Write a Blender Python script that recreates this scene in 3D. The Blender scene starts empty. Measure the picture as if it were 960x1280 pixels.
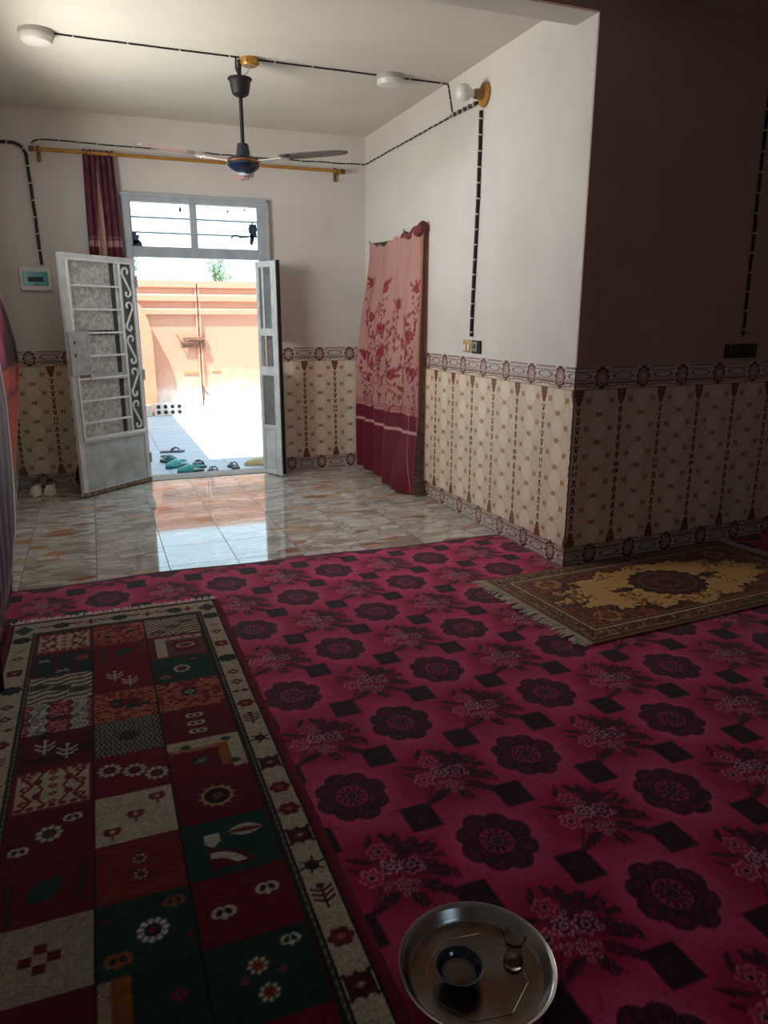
import bpy, bmesh, math, random
import numpy as np
from mathutils import Vector, Matrix
random.seed(7); RNG = np.random.default_rng(7)
C = bpy.context.scene.collection
PI = math.pi
# ------------------------------------------------------------------ colours / materials
def lin(c):
    return tuple((v/255/12.92 if v/255 <= .04045 else ((v/255+.055)/1.055)**2.4) for v in c)
def L4(c): return lin(c)+(1.0,)
def nlin(a):
    a = np.asarray(a, float)/255
    return np.where(a <= .04045, a/12.92, ((a+.055)/1.055)**2.4)
def new_mat(name):
    m = bpy.data.materials.new(name); m.use_nodes = True
    nt = m.node_tree; b = nt.nodes['Principled BSDF']
    return m, nt, b
def spec(b, v):
    b.inputs['Specular IOR Level'].default_value = v
def add_bump(nt, b, scale, strength, dist=.002, detail=3, kind='noise', stretch=None):
    tc = nt.nodes.new('ShaderNodeTexCoord'); src = tc.outputs['Object']
    if stretch:
        mp = nt.nodes.new('ShaderNodeMapping'); mp.inputs['Scale'].default_value = stretch
        nt.links.new(src, mp.inputs['Vector']); src = mp.outputs['Vector']
    n = nt.nodes.new('ShaderNodeTexNoise'); n.inputs['Scale'].default_value = scale; n.inputs['Detail'].default_value = detail
    nt.links.new(src, n.inputs['Vector'])
    bp = nt.nodes.new('ShaderNodeBump'); bp.inputs['Strength'].default_value = strength; bp.inputs['Distance'].default_value = dist
    nt.links.new(n.outputs['Fac'], bp.inputs['Height']); nt.links.new(bp.outputs['Normal'], b.inputs['Normal'])
    return n
def mat(name, col, rough=.6, metal=0., sp=.5, var=.0, vscale=6., bump=0., bscale=60., bdist=.002, trans=0., coat=0., col2=None, stretch=None):
    """plain procedural paint: base colour broken up by noise, optional bump"""
    m, nt, b = new_mat(name)
    c1 = L4(col); c2 = L4(col2) if col2 else tuple(max(0, v*(1-var)) for v in c1[:3])+(1,)
    if var or col2:
        tc = nt.nodes.new('ShaderNodeTexCoord'); n = nt.nodes.new('ShaderNodeTexNoise')
        n.inputs['Scale'].default_value = vscale; n.inputs['Detail'].default_value = 5
        src = tc.outputs['Object']
        if stretch:
            mp = nt.nodes.new('ShaderNodeMapping'); mp.inputs['Scale'].default_value = stretch
            nt.links.new(src, mp.inputs['Vector']); src = mp.outputs['Vector']
        nt.links.new(src, n.inputs['Vector'])
        r = nt.nodes.new('ShaderNodeValToRGB'); r.color_ramp.elements[0].position = .35; r.color_ramp.elements[1].position = .65
        r.color_ramp.elements[0].color = c2; r.color_ramp.elements[1].color = c1
        nt.links.new(n.outputs['Fac'], r.inputs['Fac']); nt.links.new(r.outputs['Color'], b.inputs['Base Color'])
    else:
        b.inputs['Base Color'].default_value = c1
    b.inputs['Roughness'].default_value = rough; b.inputs['Metallic'].default_value = metal; spec(b, sp)
    if trans: b.inputs['Transmission Weight'].default_value = trans
    if coat: b.inputs['Coat Weight'].default_value = coat
    if bump: add_bump(nt, b, bscale, bump, bdist)
    return m
def attr_mat(name, rough=.6, sp=.5, bump=0., bscale=200., bdist=.002, translucent=0., sheen=0., mottle=0., mscale=8., stretch=None, coat=0.):
    """material reading the painted pattern of the mesh (colour attribute 'Pattern')"""
    m, nt, b = new_mat(name)
    a = nt.nodes.new('ShaderNodeAttribute'); a.attribute_name = 'Pattern'
    col = a.outputs['Color']
    if mottle:
        tc = nt.nodes.new('ShaderNodeTexCoord'); n = nt.nodes.new('ShaderNodeTexNoise')
        n.inputs['Scale'].default_value = mscale; n.inputs['Detail'].default_value = 6; n.inputs['Roughness'].default_value = .65
        nt.links.new(tc.outputs['Object'], n.inputs['Vector'])
        mr = nt.nodes.new('ShaderNodeMapRange'); mr.inputs['From Min'].default_value = .3; mr.inputs['From Max'].default_value = .7
        mr.inputs['To Min'].default_value = 1-mottle; mr.inputs['To Max'].default_value = 1+mottle
        nt.links.new(n.outputs['Fac'], mr.inputs['Value'])
        mx = nt.nodes.new('ShaderNodeVectorMath'); mx.operation = 'SCALE'
        nt.links.new(col, mx.inputs[0]); nt.links.new(mr.outputs['Result'], mx.inputs['Scale']); col = mx.outputs['Vector']
    nt.links.new(col, b.inputs['Base Color'])
    b.inputs['Roughness'].default_value = rough; spec(b, sp)
    if coat: b.inputs['Coat Weight'].default_value = coat; b.inputs['Coat Roughness'].default_value = .12
    if sheen: b.inputs['Sheen Weight'].default_value = sheen; b.inputs['Sheen Roughness'].default_value = .4
    if bump: add_bump(nt, b, bscale, bump, bdist, stretch=stretch)
    if translucent:
        out = nt.nodes['Material Output']; t = nt.nodes.new('ShaderNodeBsdfTranslucent'); nt.links.new(col, t.inputs['Color'])
        ms = nt.nodes.new('ShaderNodeMixShader'); ms.inputs[0].default_value = translucent
        nt.links.new(b.outputs[0], ms.inputs[1]); nt.links.new(t.outputs[0], ms.inputs[2]); nt.links.new(ms.outputs[0], out.inputs['Surface'])
    return m
# ------------------------------------------------------------------ object helpers
def tag(o, label=None, cat=None, group=None, kind=None):
    if label: o['label'] = label
    if cat: o['category'] = cat
    if group: o['group'] = group
    if kind: o['kind'] = kind
    return o
def empty(name, loc=(0,0,0), rz=0, label=None, cat=None, group=None, kind=None):
    o = bpy.data.objects.new(name, None); C.objects.link(o); o.location = loc; o.rotation_euler = (0,0,rz)
    o.empty_display_size = .05
    return tag(o, label, cat, group, kind)
def link(name, me, material=None, parent=None, smooth=False):
    o = bpy.data.objects.new(name, me); C.objects.link(o)
    if material is not None:
        for m in (material if isinstance(material, (list, tuple)) else [material]): me.materials.append(m)
    if smooth:
        me.polygons.foreach_set('use_smooth', [True]*len(me.polygons))
    if parent: o.parent = parent
    return o
def obj(name, bm, material=None, parent=None, smooth=False, loc=None):
    bmesh.ops.recalc_face_normals(bm, faces=bm.faces[:])
    me = bpy.data.meshes.new(name); bm.to_mesh(me); bm.free()
    o = link(name, me, material, parent, smooth)
    if smooth and smooth != 'all':
        try: me.set_sharp_from_angle(angle=math.radians(35))
        except Exception: pass
    if loc: o.location = loc
    return o
def B(): return bmesh.new()
def box(bm, a, b, bevel=0., M=None, mi=0):
    r = bmesh.ops.create_cube(bm, size=1.)
    vs = r['verts']; c = [(a[i]+b[i])/2 for i in range(3)]; s = [abs(b[i]-a[i]) for i in range(3)]
    for v in vs: v.co = Vector((v.co.x*s[0]+c[0], v.co.y*s[1]+c[1], v.co.z*s[2]+c[2]))
    fs = list({f for v in vs for f in v.link_faces})
    for f in fs: f.material_index = mi
    if bevel:
        es = list({e for v in vs for e in v.link_edges})
        g = bmesh.ops.bevel(bm, geom=es, offset=bevel, segments=2, affect='EDGES', profile=.5)
        vs = list({v for f in g['faces'] for v in f.verts} | {v for v in vs if v.is_valid})
    if M is not None: bmesh.ops.transform(bm, matrix=M, verts=[v for v in vs if v.is_valid])
    return vs
def tube(bm, pts, r, seg=8, closed=False, cap=True, flat=None):
    """round tube through pts; r is a number or a list"""
    P = [Vector(p) for p in pts]; n = len(P); rings = []
    prev = None
    for i, p in enumerate(P):
        if closed: t = (P[(i+1) % n]-P[i-1]).normalized()
        else: t = (P[min(i+1, n-1)]-P[max(i-1, 0)]).normalized()
        if prev is None:
            u = t.orthogonal().normalized()
        else:
            u = (prev-t*prev.dot(t))
            u = u.normalized() if u.length > 1e-6 else t.orthogonal().normalized()
        prev = u; w = t.cross(u); rr = r[i] if isinstance(r, (list, tuple)) else r
        rings.append([bm.verts.new(p+u*(rr*math.cos(2*PI*k/seg))+w*(rr*math.sin(2*PI*k/seg))) for k in range(seg)])
    m = n if closed else n-1
    for i in range(m):
        a, b = rings[i], rings[(i+1) % n]
        for k in range(seg): bm.faces.new((a[k], a[(k+1) % seg], b[(k+1) % seg], b[k]))
    if cap and not closed:
        bm.faces.new(rings[0][::-1]); bm.faces.new(rings[-1])
def lathe(bm, prof, seg=32, c=(0,0,0), M=None, cap=False):
    """prof: list of (r, z)"""
    rings = []; new = []
    for r, z in prof:
        if r < 1e-6:
            v = bm.verts.new((c[0], c[1], c[2]+z)); rings.append([v]); new.append(v)
        else:
            rg = [bm.verts.new((c[0]+r*math.cos(2*PI*k/seg), c[1]+r*math.sin(2*PI*k/seg), c[2]+z)) for k in range(seg)]
            rings.append(rg); new += rg
    for a, b in zip(rings, rings[1:]):
        if len(a) == 1 and len(b) == 1: continue
        if len(a) == 1:
            for k in range(seg): bm.faces.new((a[0], b[k], b[(k+1) % seg]))
        elif len(b) == 1:
            for k in range(seg): bm.faces.new((a[k], a[(k+1) % seg], b[0]))
        else:
            for k in range(seg): bm.faces.new((a[k], a[(k+1) % seg], b[(k+1) % seg], b[k]))
    if cap:
        if len(rings[0]) > 1: bm.faces.new(rings[0][::-1])
        if len(rings[-1]) > 1: bm.faces.new(rings[-1])
    if M is not None: bmesh.ops.transform(bm, matrix=M, verts=new)
    return new
def prism(bm, pts, z0, z1, M=None):
    lo = [bm.verts.new((x, y, z0)) for x, y in pts]; hi = [bm.verts.new((x, y, z1)) for x, y in pts]
    bm.faces.new(lo[::-1]); bm.faces.new(hi); n = len(pts)
    for i in range(n): bm.faces.new((lo[i], lo[(i+1) % n], hi[(i+1) % n], hi[i]))
    if M is not None: bmesh.ops.transform(bm, matrix=M, verts=lo+hi)
    return lo+hi
def grid_mesh(name, P, col=None):
    """P: (ny, nx, 3) points; col: (ny, nx, 3) linear colours painted as the 'Pattern' attribute"""
    ny, nx = P.shape[:2]
    me = bpy.data.meshes.new(name)
    me.vertices.add(nx*ny); me.vertices.foreach_set('co', P.reshape(-1).astype(np.float32))
    idx = np.arange(nx*ny).reshape(ny, nx)
    q = np.stack([idx[:-1,:-1], idx[:-1,1:], idx[1:,1:], idx[1:,:-1]], -1).reshape(-1, 4)
    nf = len(q)
    me.loops.add(nf*4); me.loops.foreach_set('vertex_index', q.reshape(-1).astype(np.int32))
    me.polygons.add(nf); me.polygons.foreach_set('loop_start', (np.arange(nf)*4).astype(np.int32))
    me.update(calc_edges=True); me.validate()
    me.polygons.foreach_set('use_smooth', np.ones(nf, bool))
    if col is not None:
        a = me.color_attributes.new('Pattern', 'FLOAT_COLOR', 'POINT')
        a.data.foreach_set('color', np.concatenate([col.reshape(-1,3), np.ones((nx*ny,1))], 1).astype(np.float32).reshape(-1))
    return me
def copy_tree(o, parent=None):
    c = o.copy(); C.objects.link(c)
    if parent: c.parent = parent
    for ch in [x for x in bpy.data.objects if x.parent == o]: copy_tree(ch, c)
    return c
def vnoise(x, y, seed=0):
    """cheap value noise for numpy pattern painting"""
    r = np.random.default_rng(seed); T = r.random((64, 64))
    xi = np.floor(x).astype(int); yi = np.floor(y).astype(int); fx = x-xi; fy = y-yi
    fx = fx*fx*(3-2*fx); fy = fy*fy*(3-2*fy)
    g = lambda a, b: T[a % 64, b % 64]
    return (g(xi,yi)*(1-fx)+g(xi+1,yi)*fx)*(1-fy)+(g(xi,yi+1)*(1-fx)+g(xi+1,yi+1)*fx)*fy
def ss(a, b, x):
    t = np.clip((x-a)/(b-a), 0, 1); return t*t*(3-2*t)

# ------------------------------------------------------------------ room numbers (metres)
XR, YB, YD, AN = 2.466, 6.822, 3.427, .0558       # right wall, back wall, dark wall and its small turn
XL, YN, XE, H = -.66, -2.6, 5.6, 3.0              # left wall, wall behind camera, far right wall, ceiling
LEFT = [(-.68, YB), (-.545, 4.02)]                # left wall line (slightly out of square)

# ------------------------------------------------------------------ camera
cam = bpy.data.cameras.new('camera'); co = bpy.data.objects.new('camera', cam); C.objects.link(co)
co.location = (0, 0, 1.4175); co.rotation_euler = (PI/2-.258, 0, -.3708)
cam.sensor_width = 36; cam.lens = 914.57*36/1280; cam.sensor_fit = 'AUTO'; cam.clip_start = .02
bpy.context.scene.camera = co

# ------------------------------------------------------------------ shared materials
M_wall = mat('painted_plaster', (216,210,203), .75, sp=.25, var=.09, vscale=2.2, bump=.25, bscale=14, bdist=.004)
M_ceil = mat('ceiling_plaster', (216,212,200), .8, sp=.2, var=.08, vscale=1.6, bump=.3, bscale=7, bdist=.006)
M_wall_d = mat('shade_toned_plaster', (190,158,144), .85, sp=.15, var=.08, vscale=2.2, bump=.2, bscale=14, bdist=.004)  # same plaster as elsewhere, with the dim room's shade put into its colour
M_black = mat('black_cable', (22,20,22), .55, var=.2, vscale=30)
M_clip = mat('white_clip', (205,200,192), .5, var=.1, vscale=40)
M_white = mat('white_plastic', (222,220,214), .35, var=.05, vscale=20)
M_gold = mat('golden_plastic', (186,134,56), .35, metal=.2, var=.25, vscale=40)
M_paint = mat('grey_white_metal_paint', (228,234,236), .42, var=.22, vscale=9, bump=.15, bscale=50)
M_frame = mat('grey_frame_paint', (176,184,192), .45, var=.2, vscale=9, bump=.1, bscale=50)
M_darkm = mat('dark_blue_grey_enamel', (24,30,42), .28, metal=.3, var=.15, vscale=20)
M_cement = mat('cement', (150,138,126), .8, var=.25, vscale=7, bump=.4, bscale=30)

# ------------------------------------------------------------------ structure: walls
def wall_slab(name, p0, p1, z0, z1, th, material, holes=(), parent=None):
    """wall whose inner face runs p0->p1 (thickness to the left of travel), holes = (s0,s1,z0,z1) along it"""
    bm = B(); d = Vector((p1[0]-p0[0], p1[1]-p0[1], 0)); L = d.length; d.normalize(); n = Vector((-d.y, d.x, 0))
    M = Matrix(((d.x, n.x, 0, p0[0]), (d.y, n.y, 0, p0[1]), (0, 0, 1, 0), (0, 0, 0, 1)))
    xs = sorted({0, L} | {v for h in holes for v in h[:2]}); zs = sorted({z0, z1} | {v for h in holes for v in h[2:]})
    def solid(i, j):
        if not (0 <= i < len(xs)-1 and 0 <= j < len(zs)-1): return False
        xm, zm = (xs[i]+xs[i+1])/2, (zs[j]+zs[j+1])/2
        return not any(h[0] < xm < h[1] and h[2] < zm < h[3] for h in holes)
    V = {}
    def v(i, s, j):
        k = (i, s, j)
        if k not in V: V[k] = bm.verts.new((xs[i], th*s, zs[j]))
        return V[k]
    for i in range(len(xs)-1):
        for j in range(len(zs)-1):
            if not solid(i, j): continue
            bm.faces.new((v(i,0,j), v(i+1,0,j), v(i+1,0,j+1), v(i,0,j+1)))
            bm.faces.new((v(i,1,j), v(i,1,j+1), v(i+1,1,j+1), v(i+1,1,j)))
            if not solid(i-1, j): bm.faces.new((v(i,0,j), v(i,0,j+1), v(i,1,j+1), v(i,1,j)))
            if not solid(i+1, j): bm.faces.new((v(i+1,0,j), v(i+1,1,j), v(i+1,1,j+1), v(i+1,0,j+1)))
            if not solid(i, j-1): bm.faces.new((v(i,0,j), v(i,1,j), v(i+1,1,j), v(i+1,0,j)))
            if not solid(i, j+1): bm.faces.new((v(i,0,j+1), v(i+1,0,j+1), v(i+1,1,j+1), v(i,1,j+1)))
    bmesh.ops.transform(bm, matrix=M, verts=bm.verts[:])
    o = obj(name, bm, material, parent)
    if not parent: tag(o, kind='structure')
    return o
FX0, FX1, FZ = .328, 1.538, 2.41                    # door frame outer
X0 = LEFT[0][0]
wall_slab('wall_back', (XR+.15, YB), (X0-.2, YB), 0, H, -.2, M_wall, [(XR+.15-FX1, XR+.15-FX0, -.0, FZ)])
# right wall with the curtained doorway
wall_slab('wall_right', (XR, YB), (XR, YD+.0108), 0, H, .18, M_wall, [(.22, 1.36, 0, 2.06)])
DE = (XR+3.2*math.cos(AN), YD+3.2*math.sin(AN))
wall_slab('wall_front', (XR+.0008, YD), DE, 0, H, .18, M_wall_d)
for v_ in bpy.data.objects['wall_front'].data.vertices:
    if v_.co.x < XR+.05: v_.co.x = XR+.0008
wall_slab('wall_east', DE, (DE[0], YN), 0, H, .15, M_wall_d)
wall_slab('wall_south', (DE[0], YN), (-.62, YN), 0, H, .15, M_wall_d, [(DE[0]-2.3, DE[0]-1.1, 1.65, 2.2)])  # hole added behind the camera as a source of fill light
Ll = math.hypot(LEFT[0][0]-LEFT[1][0], LEFT[0][1]-LEFT[1][1])
wall_slab('wall_left', LEFT[1], LEFT[0], 0, H, .18, M_wall, [(.06, 1.36, .85, 2.45)])
wall_slab('wall_left_near', (-.62, YN), (-.62, 4.02), 0, H, .18, M_wall)
bm = B(); box(bm, (-2.4, YN-.2, H), (6, YB+.23, H+.2)); tag(obj('ceiling', bm, M_ceil), kind='structure')
bm = B(); vs = box(bm, (-.8, YD+.01, 2.872), (XR, YD+.192, H)); tag(obj('trim_1', bm, M_wall), kind='structure')
bm = B(); box(bm, (-.8, YD-.004, 2.874), (XR+.001, YD+.012, H+.0)); tag(obj('beam_shade_sheet', bm, M_wall_d), kind='structure')  # sheet that shades the beam's near face by its darker plaster colour
# far side of the curtained doorway: a dim passage
bm = B(); box(bm, (3.6, 5.0, 0), (3.7, 7.2, H)); tag(obj('wall_passage', bm, M_wall_d), kind='structure')
bm = B(); box(bm, (XR+.18, YB+.0, 0), (3.6, YB+.1, H)); tag(obj('wall_passage_end', bm, M_wall_d), kind='structure')

# ------------------------------------------------------------------ floor: glossy marble-look tiles 0.4 m
def floor_material():
    m, nt, b = new_mat('glossy_stone_print_tiles'); N = nt.nodes; Lk = nt.links
    tc = N.new('ShaderNodeTexCoord')
    def vm(op, a, bb=None, s=None):
        n = N.new('ShaderNodeVectorMath'); n.operation = op
        if isinstance(a, tuple): n.inputs[0].default_value = a
        else: Lk.new(a, n.inputs[0])
        if bb is not None:
            if isinstance(bb, tuple): n.inputs[1].default_value = bb
            else: Lk.new(bb, n.inputs[1])
        return n.outputs[0]
    def mt(op, a, c=None, d=None):
        n = N.new('ShaderNodeMath'); n.operation = op
        for i, v in enumerate((a, c, d)):
            if v is None: continue
            if isinstance(v, (int, float)): n.inputs[i].default_value = v
            else: Lk.new(v, n.inputs[i])
        return n.outputs[0]
    p = vm('ADD', tc.outputs['Object'], (.1-.003+40., -.29+40., 0.))
    t = vm('DIVIDE', p, (.4, .4, 1))
    fl = vm('FLOOR', t)
    off = vm('MULTIPLY', fl, (3.71, 5.37, 0))
    q = vm('ADD', vm('MULTIPLY', p, (6.5, 15., 0)), off)
    # soft warp so that the shards look torn
    nz = N.new('ShaderNodeTexNoise'); nz.inputs['Scale'].default_value = 1.1; nz.inputs['Detail'].default_value = 2; Lk.new(q, nz.inputs['Vector'])
    q = vm('ADD', q, vm('MULTIPLY', vm('SUBTRACT', nz.outputs['Color'], (.5,.5,.5)), (1.6, .9, 0)))
    vo = N.new('ShaderNodeTexVoronoi'); vo.voronoi_dimensions = '2D'; vo.inputs['Scale'].default_value = 1.; Lk.new(q, vo.inputs['Vector'])
    ve = N.new('ShaderNodeTexVoronoi'); ve.voronoi_dimensions = '2D'; ve.feature = 'DISTANCE_TO_EDGE'; ve.inputs['Scale'].default_value = 1.; Lk.new(q, ve.inputs['Vector'])
    sx = N.new('ShaderNodeSeparateColor'); Lk.new(vo.outputs['Color'], sx.inputs['Color'])
    r = N.new('ShaderNodeValToRGB'); r.color_ramp.interpolation = 'CONSTANT'
    cols = [(0, (208,204,198)), (.2, (190,186,178)), (.38, (216,212,206)), (.5, (168,158,142)), (.62, (200,196,190)), (.76, (184,180,174)), (.90, (186,138,104)), (.94, (202,174,146)), (.975, (160,118,90))]
    el = r.color_ramp.elements
    while len(el) < len(cols): el.new(.5)
    for e, (pp, c) in zip(el, cols): e.position = pp; e.color = L4(c)
    Lk.new(sx.outputs[0], r.inputs['Fac'])
    # veins
    er = N.new('ShaderNodeMapRange'); er.inputs['From Min'].default_value = .0; er.inputs['From Max'].default_value = .07; Lk.new(ve.outputs['Distance'], er.inputs['Value'])
    mix = N.new('ShaderNodeMix'); mix.data_type = 'RGBA'; mix.inputs['A'].default_value = L4((158,144,130)); Lk.new(er.outputs['Result'], mix.inputs['Factor']); Lk.new(r.outputs['Color'], mix.inputs['B'])
    n2 = N.new('ShaderNodeTexNoise'); n2.inputs['Scale'].default_value = 2.2; n2.inputs['Detail'].default_value = 6; Lk.new(q, n2.inputs['Vector'])
    mr = N.new('ShaderNodeMapRange'); mr.inputs['From Min'].default_value = .3; mr.inputs['From Max'].default_value = .7; mr.inputs['To Min'].default_value = .86; mr.inputs['To Max'].default_value = 1.22; Lk.new(n2.outputs['Fac'], mr.inputs['Value'])
    sc = N.new('ShaderNodeVectorMath'); sc.operation = 'SCALE'; Lk.new(mix.outputs['Result'], sc.inputs[0]); Lk.new(mr.outputs['Result'], sc.inputs['Scale'])
    # grout
    fr = vm('FRACTION', t); s2 = N.new('ShaderNodeSeparateXYZ'); Lk.new(fr, s2.inputs[0])
    def edge(o): return mt('MINIMUM', o, mt('SUBTRACT', 1., o))
    g = mt('LESS_THAN', mt('MINIMUM', edge(s2.outputs[0]), edge(s2.outputs[1])), .0065)
    m2 = N.new('ShaderNodeMix'); m2.data_type = 'RGBA'; Lk.new(g, m2.inputs['Factor']); Lk.new(sc.outputs[0], m2.inputs['A']); m2.inputs['B'].default_value = L4((92,88,84))
    Lk.new(m2.outputs['Result'], b.inputs['Base Color'])
    rg = mt('MULTIPLY_ADD', g, .5, .05); Lk.new(rg, b.inputs['Roughness']); spec(b, .62)
    bp = N.new('ShaderNodeBump'); bp.inputs['Strength'].default_value = .04; bp.inputs['Distance'].default_value = .01
    n3 = N.new('ShaderNodeTexNoise'); n3.inputs['Scale'].default_value = 3.; Lk.new(tc.outputs['Object'], n3.inputs['Vector']); Lk.new(n3.outputs['Fac'], bp.inputs['Height']); Lk.new(bp.outputs['Normal'], b.inputs['Normal'])
    return m
bm = B(); box(bm, (-.9, YN-.2, -.1), (6, YB+.2, 0)); tag(obj('floor', bm, floor_material()), kind='structure')

# ------------------------------------------------------------------ dado tiles (painted pattern)
def dado_color(u, v):
    """u along wall with rosettes at multiples of .3, v height 0..1.16"""
    c = np.zeros(u.shape+(3,)); base = np.array([228,210,191.]); c[:] = base
    uu = (u+.15) % .3-.15; uc = (u % .3)-.15                    # from rosette centre / from column centre
    col = lambda rgb, m: c.__setitem__(slice(None), c*(1-m[..., None])+np.array(rgb, float)*m[..., None])
    aa = .0035
    ell = lambda x, y, a, b: ss(1+aa/min(a,b), 1-aa/min(a,b), np.sqrt((x/a)**2+(y/b)**2))
    # soft tone: warmer beside the columns, light ovals inside the lozenges
    col((206,184,150), .45*ss(.03, .15, np.abs(uu))*np.ones_like(v))
    k = np.arange(-3, 4)
    for kk in k:
        col((236,226,208), .55*ell(uu, v-.577-.1575*kk-.079, .045, .066)*((v < 1.03) & (v > .13)))
    # curved lozenge lattice
    for ph, sg in ((0, 1), (0, -1)):
        ph_ = (v-.577)/.1575*.0775*2+sg*uu
        d = np.abs((ph_+.0775) % .155-.0775)
        col((190,166,132), .35*ss(.0055, .0015, d)*((v < 1.03) & (v > .13)))
    for kk in range(-3, 4):
        zc_ = .577+.1575*(kk+.5); e_ = np.sqrt((uu/.078)**2+((v-zc_)/.079)**2)
        col((176,142,104), .75*ss(.0035, .0008, np.abs(e_-1)*.078)*((v < 1.03) & (v > .13)))
    # little four-petal marks
    def mark(x, y):
        dx, dy = np.abs(uu-x), np.abs(v-y)
        m = ss(.0035, .0, np.abs(dx-.010)-.0042)*ss(.016, .012, dy)
        m = np.maximum(m, ss(.004, .001, dy)*ss(.016, .013, dx))
        col((158,98,56), 1.*np.clip(m*1.3, 0, 1)); col((222,168,92), .9*ell(uu-x, v-y, .005, .005))
    for kk in range(-2, 3): mark(0, .577+.1575*kk)
    for sx in (-1, 1):
        for kk in range(-3, 3): mark(.083*sx, .577+.1575*(kk+.5))
    # column: pale strip, bell chain, capital and foot
    a = np.abs(uc); body = (v < 1.04) & (v > .12)
    col((236,224,210), .4*ss(.030, .024, a)*body)
    dk = (98,54,44)
    vv = np.where(v > .577, v-.577, .577-v)
    ph = (vv-.045)/.0525; fr = (ph % 1.)
    inb = (ph > 0) & (vv < .375)
    wv = .006+.011*fr
    m = ss(wv+.002, wv-.001, a)*ss(0, .12, fr-.08)*ss(1., .93, fr+.04)*inb
    m = m*(1-.75*ss(.006, .003, a)*(fr > .5))
    col(dk, m)
    col(dk, ss(.002, 0, np.abs(a-.011)-.006)*(vv < .034)*ss(.0, .004, vv-.004))
    col((134,82,62), ss(.003, 0, a-.012-.016*ss(.37, .45, vv))*((vv > .375) & (vv < .462)))
    col(dk, ss(.003, 0, np.abs(a-(.010+.016*ss(.37,.45,vv)))-.003)*((vv > .375) & (vv < .462)))
    for z in (.40, .425, .45): col(dk, .8*ss(.004, .001, np.abs(vv-z))*ss(.033, .029, a))
    # borders
    for zc, sgn in ((1.102, 1), (.062, -1)):
        w = (v-zc)*sgn
        inb = (np.abs(v-zc) < .06)
        scal = .052+.006*np.cos(uu/.15*PI)                          # scalloped inner line
        base_m = ss(.003, 0, -w-scal) * (w < .06)
        col((206,194,186), base_m)
        for z, wd in ((.053, .0028), (.045, .0014), (.030, .0014), (-.032, .0055), (-.020, .0014)):
            col((98,62,58), .85*ss(wd+.002, wd-.001, np.abs(w-z))*(a < .1))
        col((84,50,46), .9*ss(.0045, .0015, np.abs(-w-scal)))
        col((188,186,188), .8*ell(uc, w-.006, .06, .011)*(a < .06))
        col((84,50,46), .8*ss(.003, .001, np.abs(np.sqrt((uc/.068)**2+((w-.006)/.017)**2)-1)*.015))
        rr = np.sqrt((uu/.86)**2+((w+.004)/1.06)**2); th = np.arctan2(w, uu)
        rad = .056+.007*np.cos(8*th)
        col((94,56,50), ss(.003, 0, rr-rad))
        col((214,198,186), .85*ss(.0022, 0, np.abs(rr-.036)-.0025))
        col((120,70,60), ss(.0022, 0, np.abs(rr-.0275)-.004))
        col((226,212,200), .95*ss(.0022, 0, np.abs(rr-.019)-.003))
        col((112,66,58), ss(.002, 0, rr-.0135)); col((232,220,208), ss(.002, 0, rr-.007))
        col((94,56,50), ss(.003, 0, np.abs(uu)-.012)*ss(.003, 0, np.abs(w+.055)-.008))
        col((94,56,50), .9*ss(.003, 0, np.abs(uu)-.02)*ss(.003, 0, np.abs(w-.05)-.007))
    # tile joints
    for z in (.577, 1.035, .123): col((120,104,90), .8*ss(.0025, .001, np.abs(v-z)))
    col((150,134,118), .6*ss(.0022, .0008, a))
    mott = 1+.05*(vnoise(u*9, v*9, 3)-.5)
    return nlin(np.clip(c*mott[..., None], 0, 255))
M_dado = attr_mat('glazed_dado_tiles', rough=.16, sp=.5, bump=.06, bscale=4, bdist=.01)
def dado(name, p0, p1, phase, off=.006, h=1.16, step=.0055):
    """p0->p1: wall line; phase: distance from p0 of a rosette"""
    d = np.array([p1[0]-p0[0], p1[1]-p0[1]]); L = np.hypot(*d); d = d/L; n = np.array([d[1], -d[0]])*off
    nu, nv = int(L/step)+2, int(h/step)+2
    u = np.linspace(0, L, nu); v = np.linspace(.004, h, nv); U, V = np.meshgrid(u, v)
    P = np.stack([p0[0]+n[0]+d[0]*U, p0[1]+n[1]+d[1]*U, V], -1)
    # fold the outer rows back to the wall so that the tiling has thickness
    back = np.array([n[0], n[1], 0])
    P = np.concatenate([P, (P[-1:]-back)], 0); U = np.concatenate([U, U[-1:]]); V = np.concatenate([V, V[-1:]])
    colr = dado_color(U-phase, V)
    return tag(link(name, grid_mesh(name, P, colr), M_dado), kind='structure')
# right wall: two runs either side of the doorway; Y = 5.3655-.3k rosettes, travel direction -Y
dado('trim_3', (XR, YB-1.36-.0), (XR, YD), (YB-1.36)-5.3655)
dado('trim_4', (XR, YB), (XR, YB-.22), YB-6.5655)
dado('trim_5', (XR, YD), DE, .18/math.cos(AN))
# back wall: direction of travel from right to left keeps the normal towards the room
dado('trim_6', (FX1, YB), (XR, YB), 1.6938-FX1, off=.006)
dado('trim_7', (X0, YB), (FX0, YB), -.4982-X0, off=.006)
dado('trim_8', LEFT[1], LEFT[0], .1, off=.006)
# plain plinth strip under the far part of the dado

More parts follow.
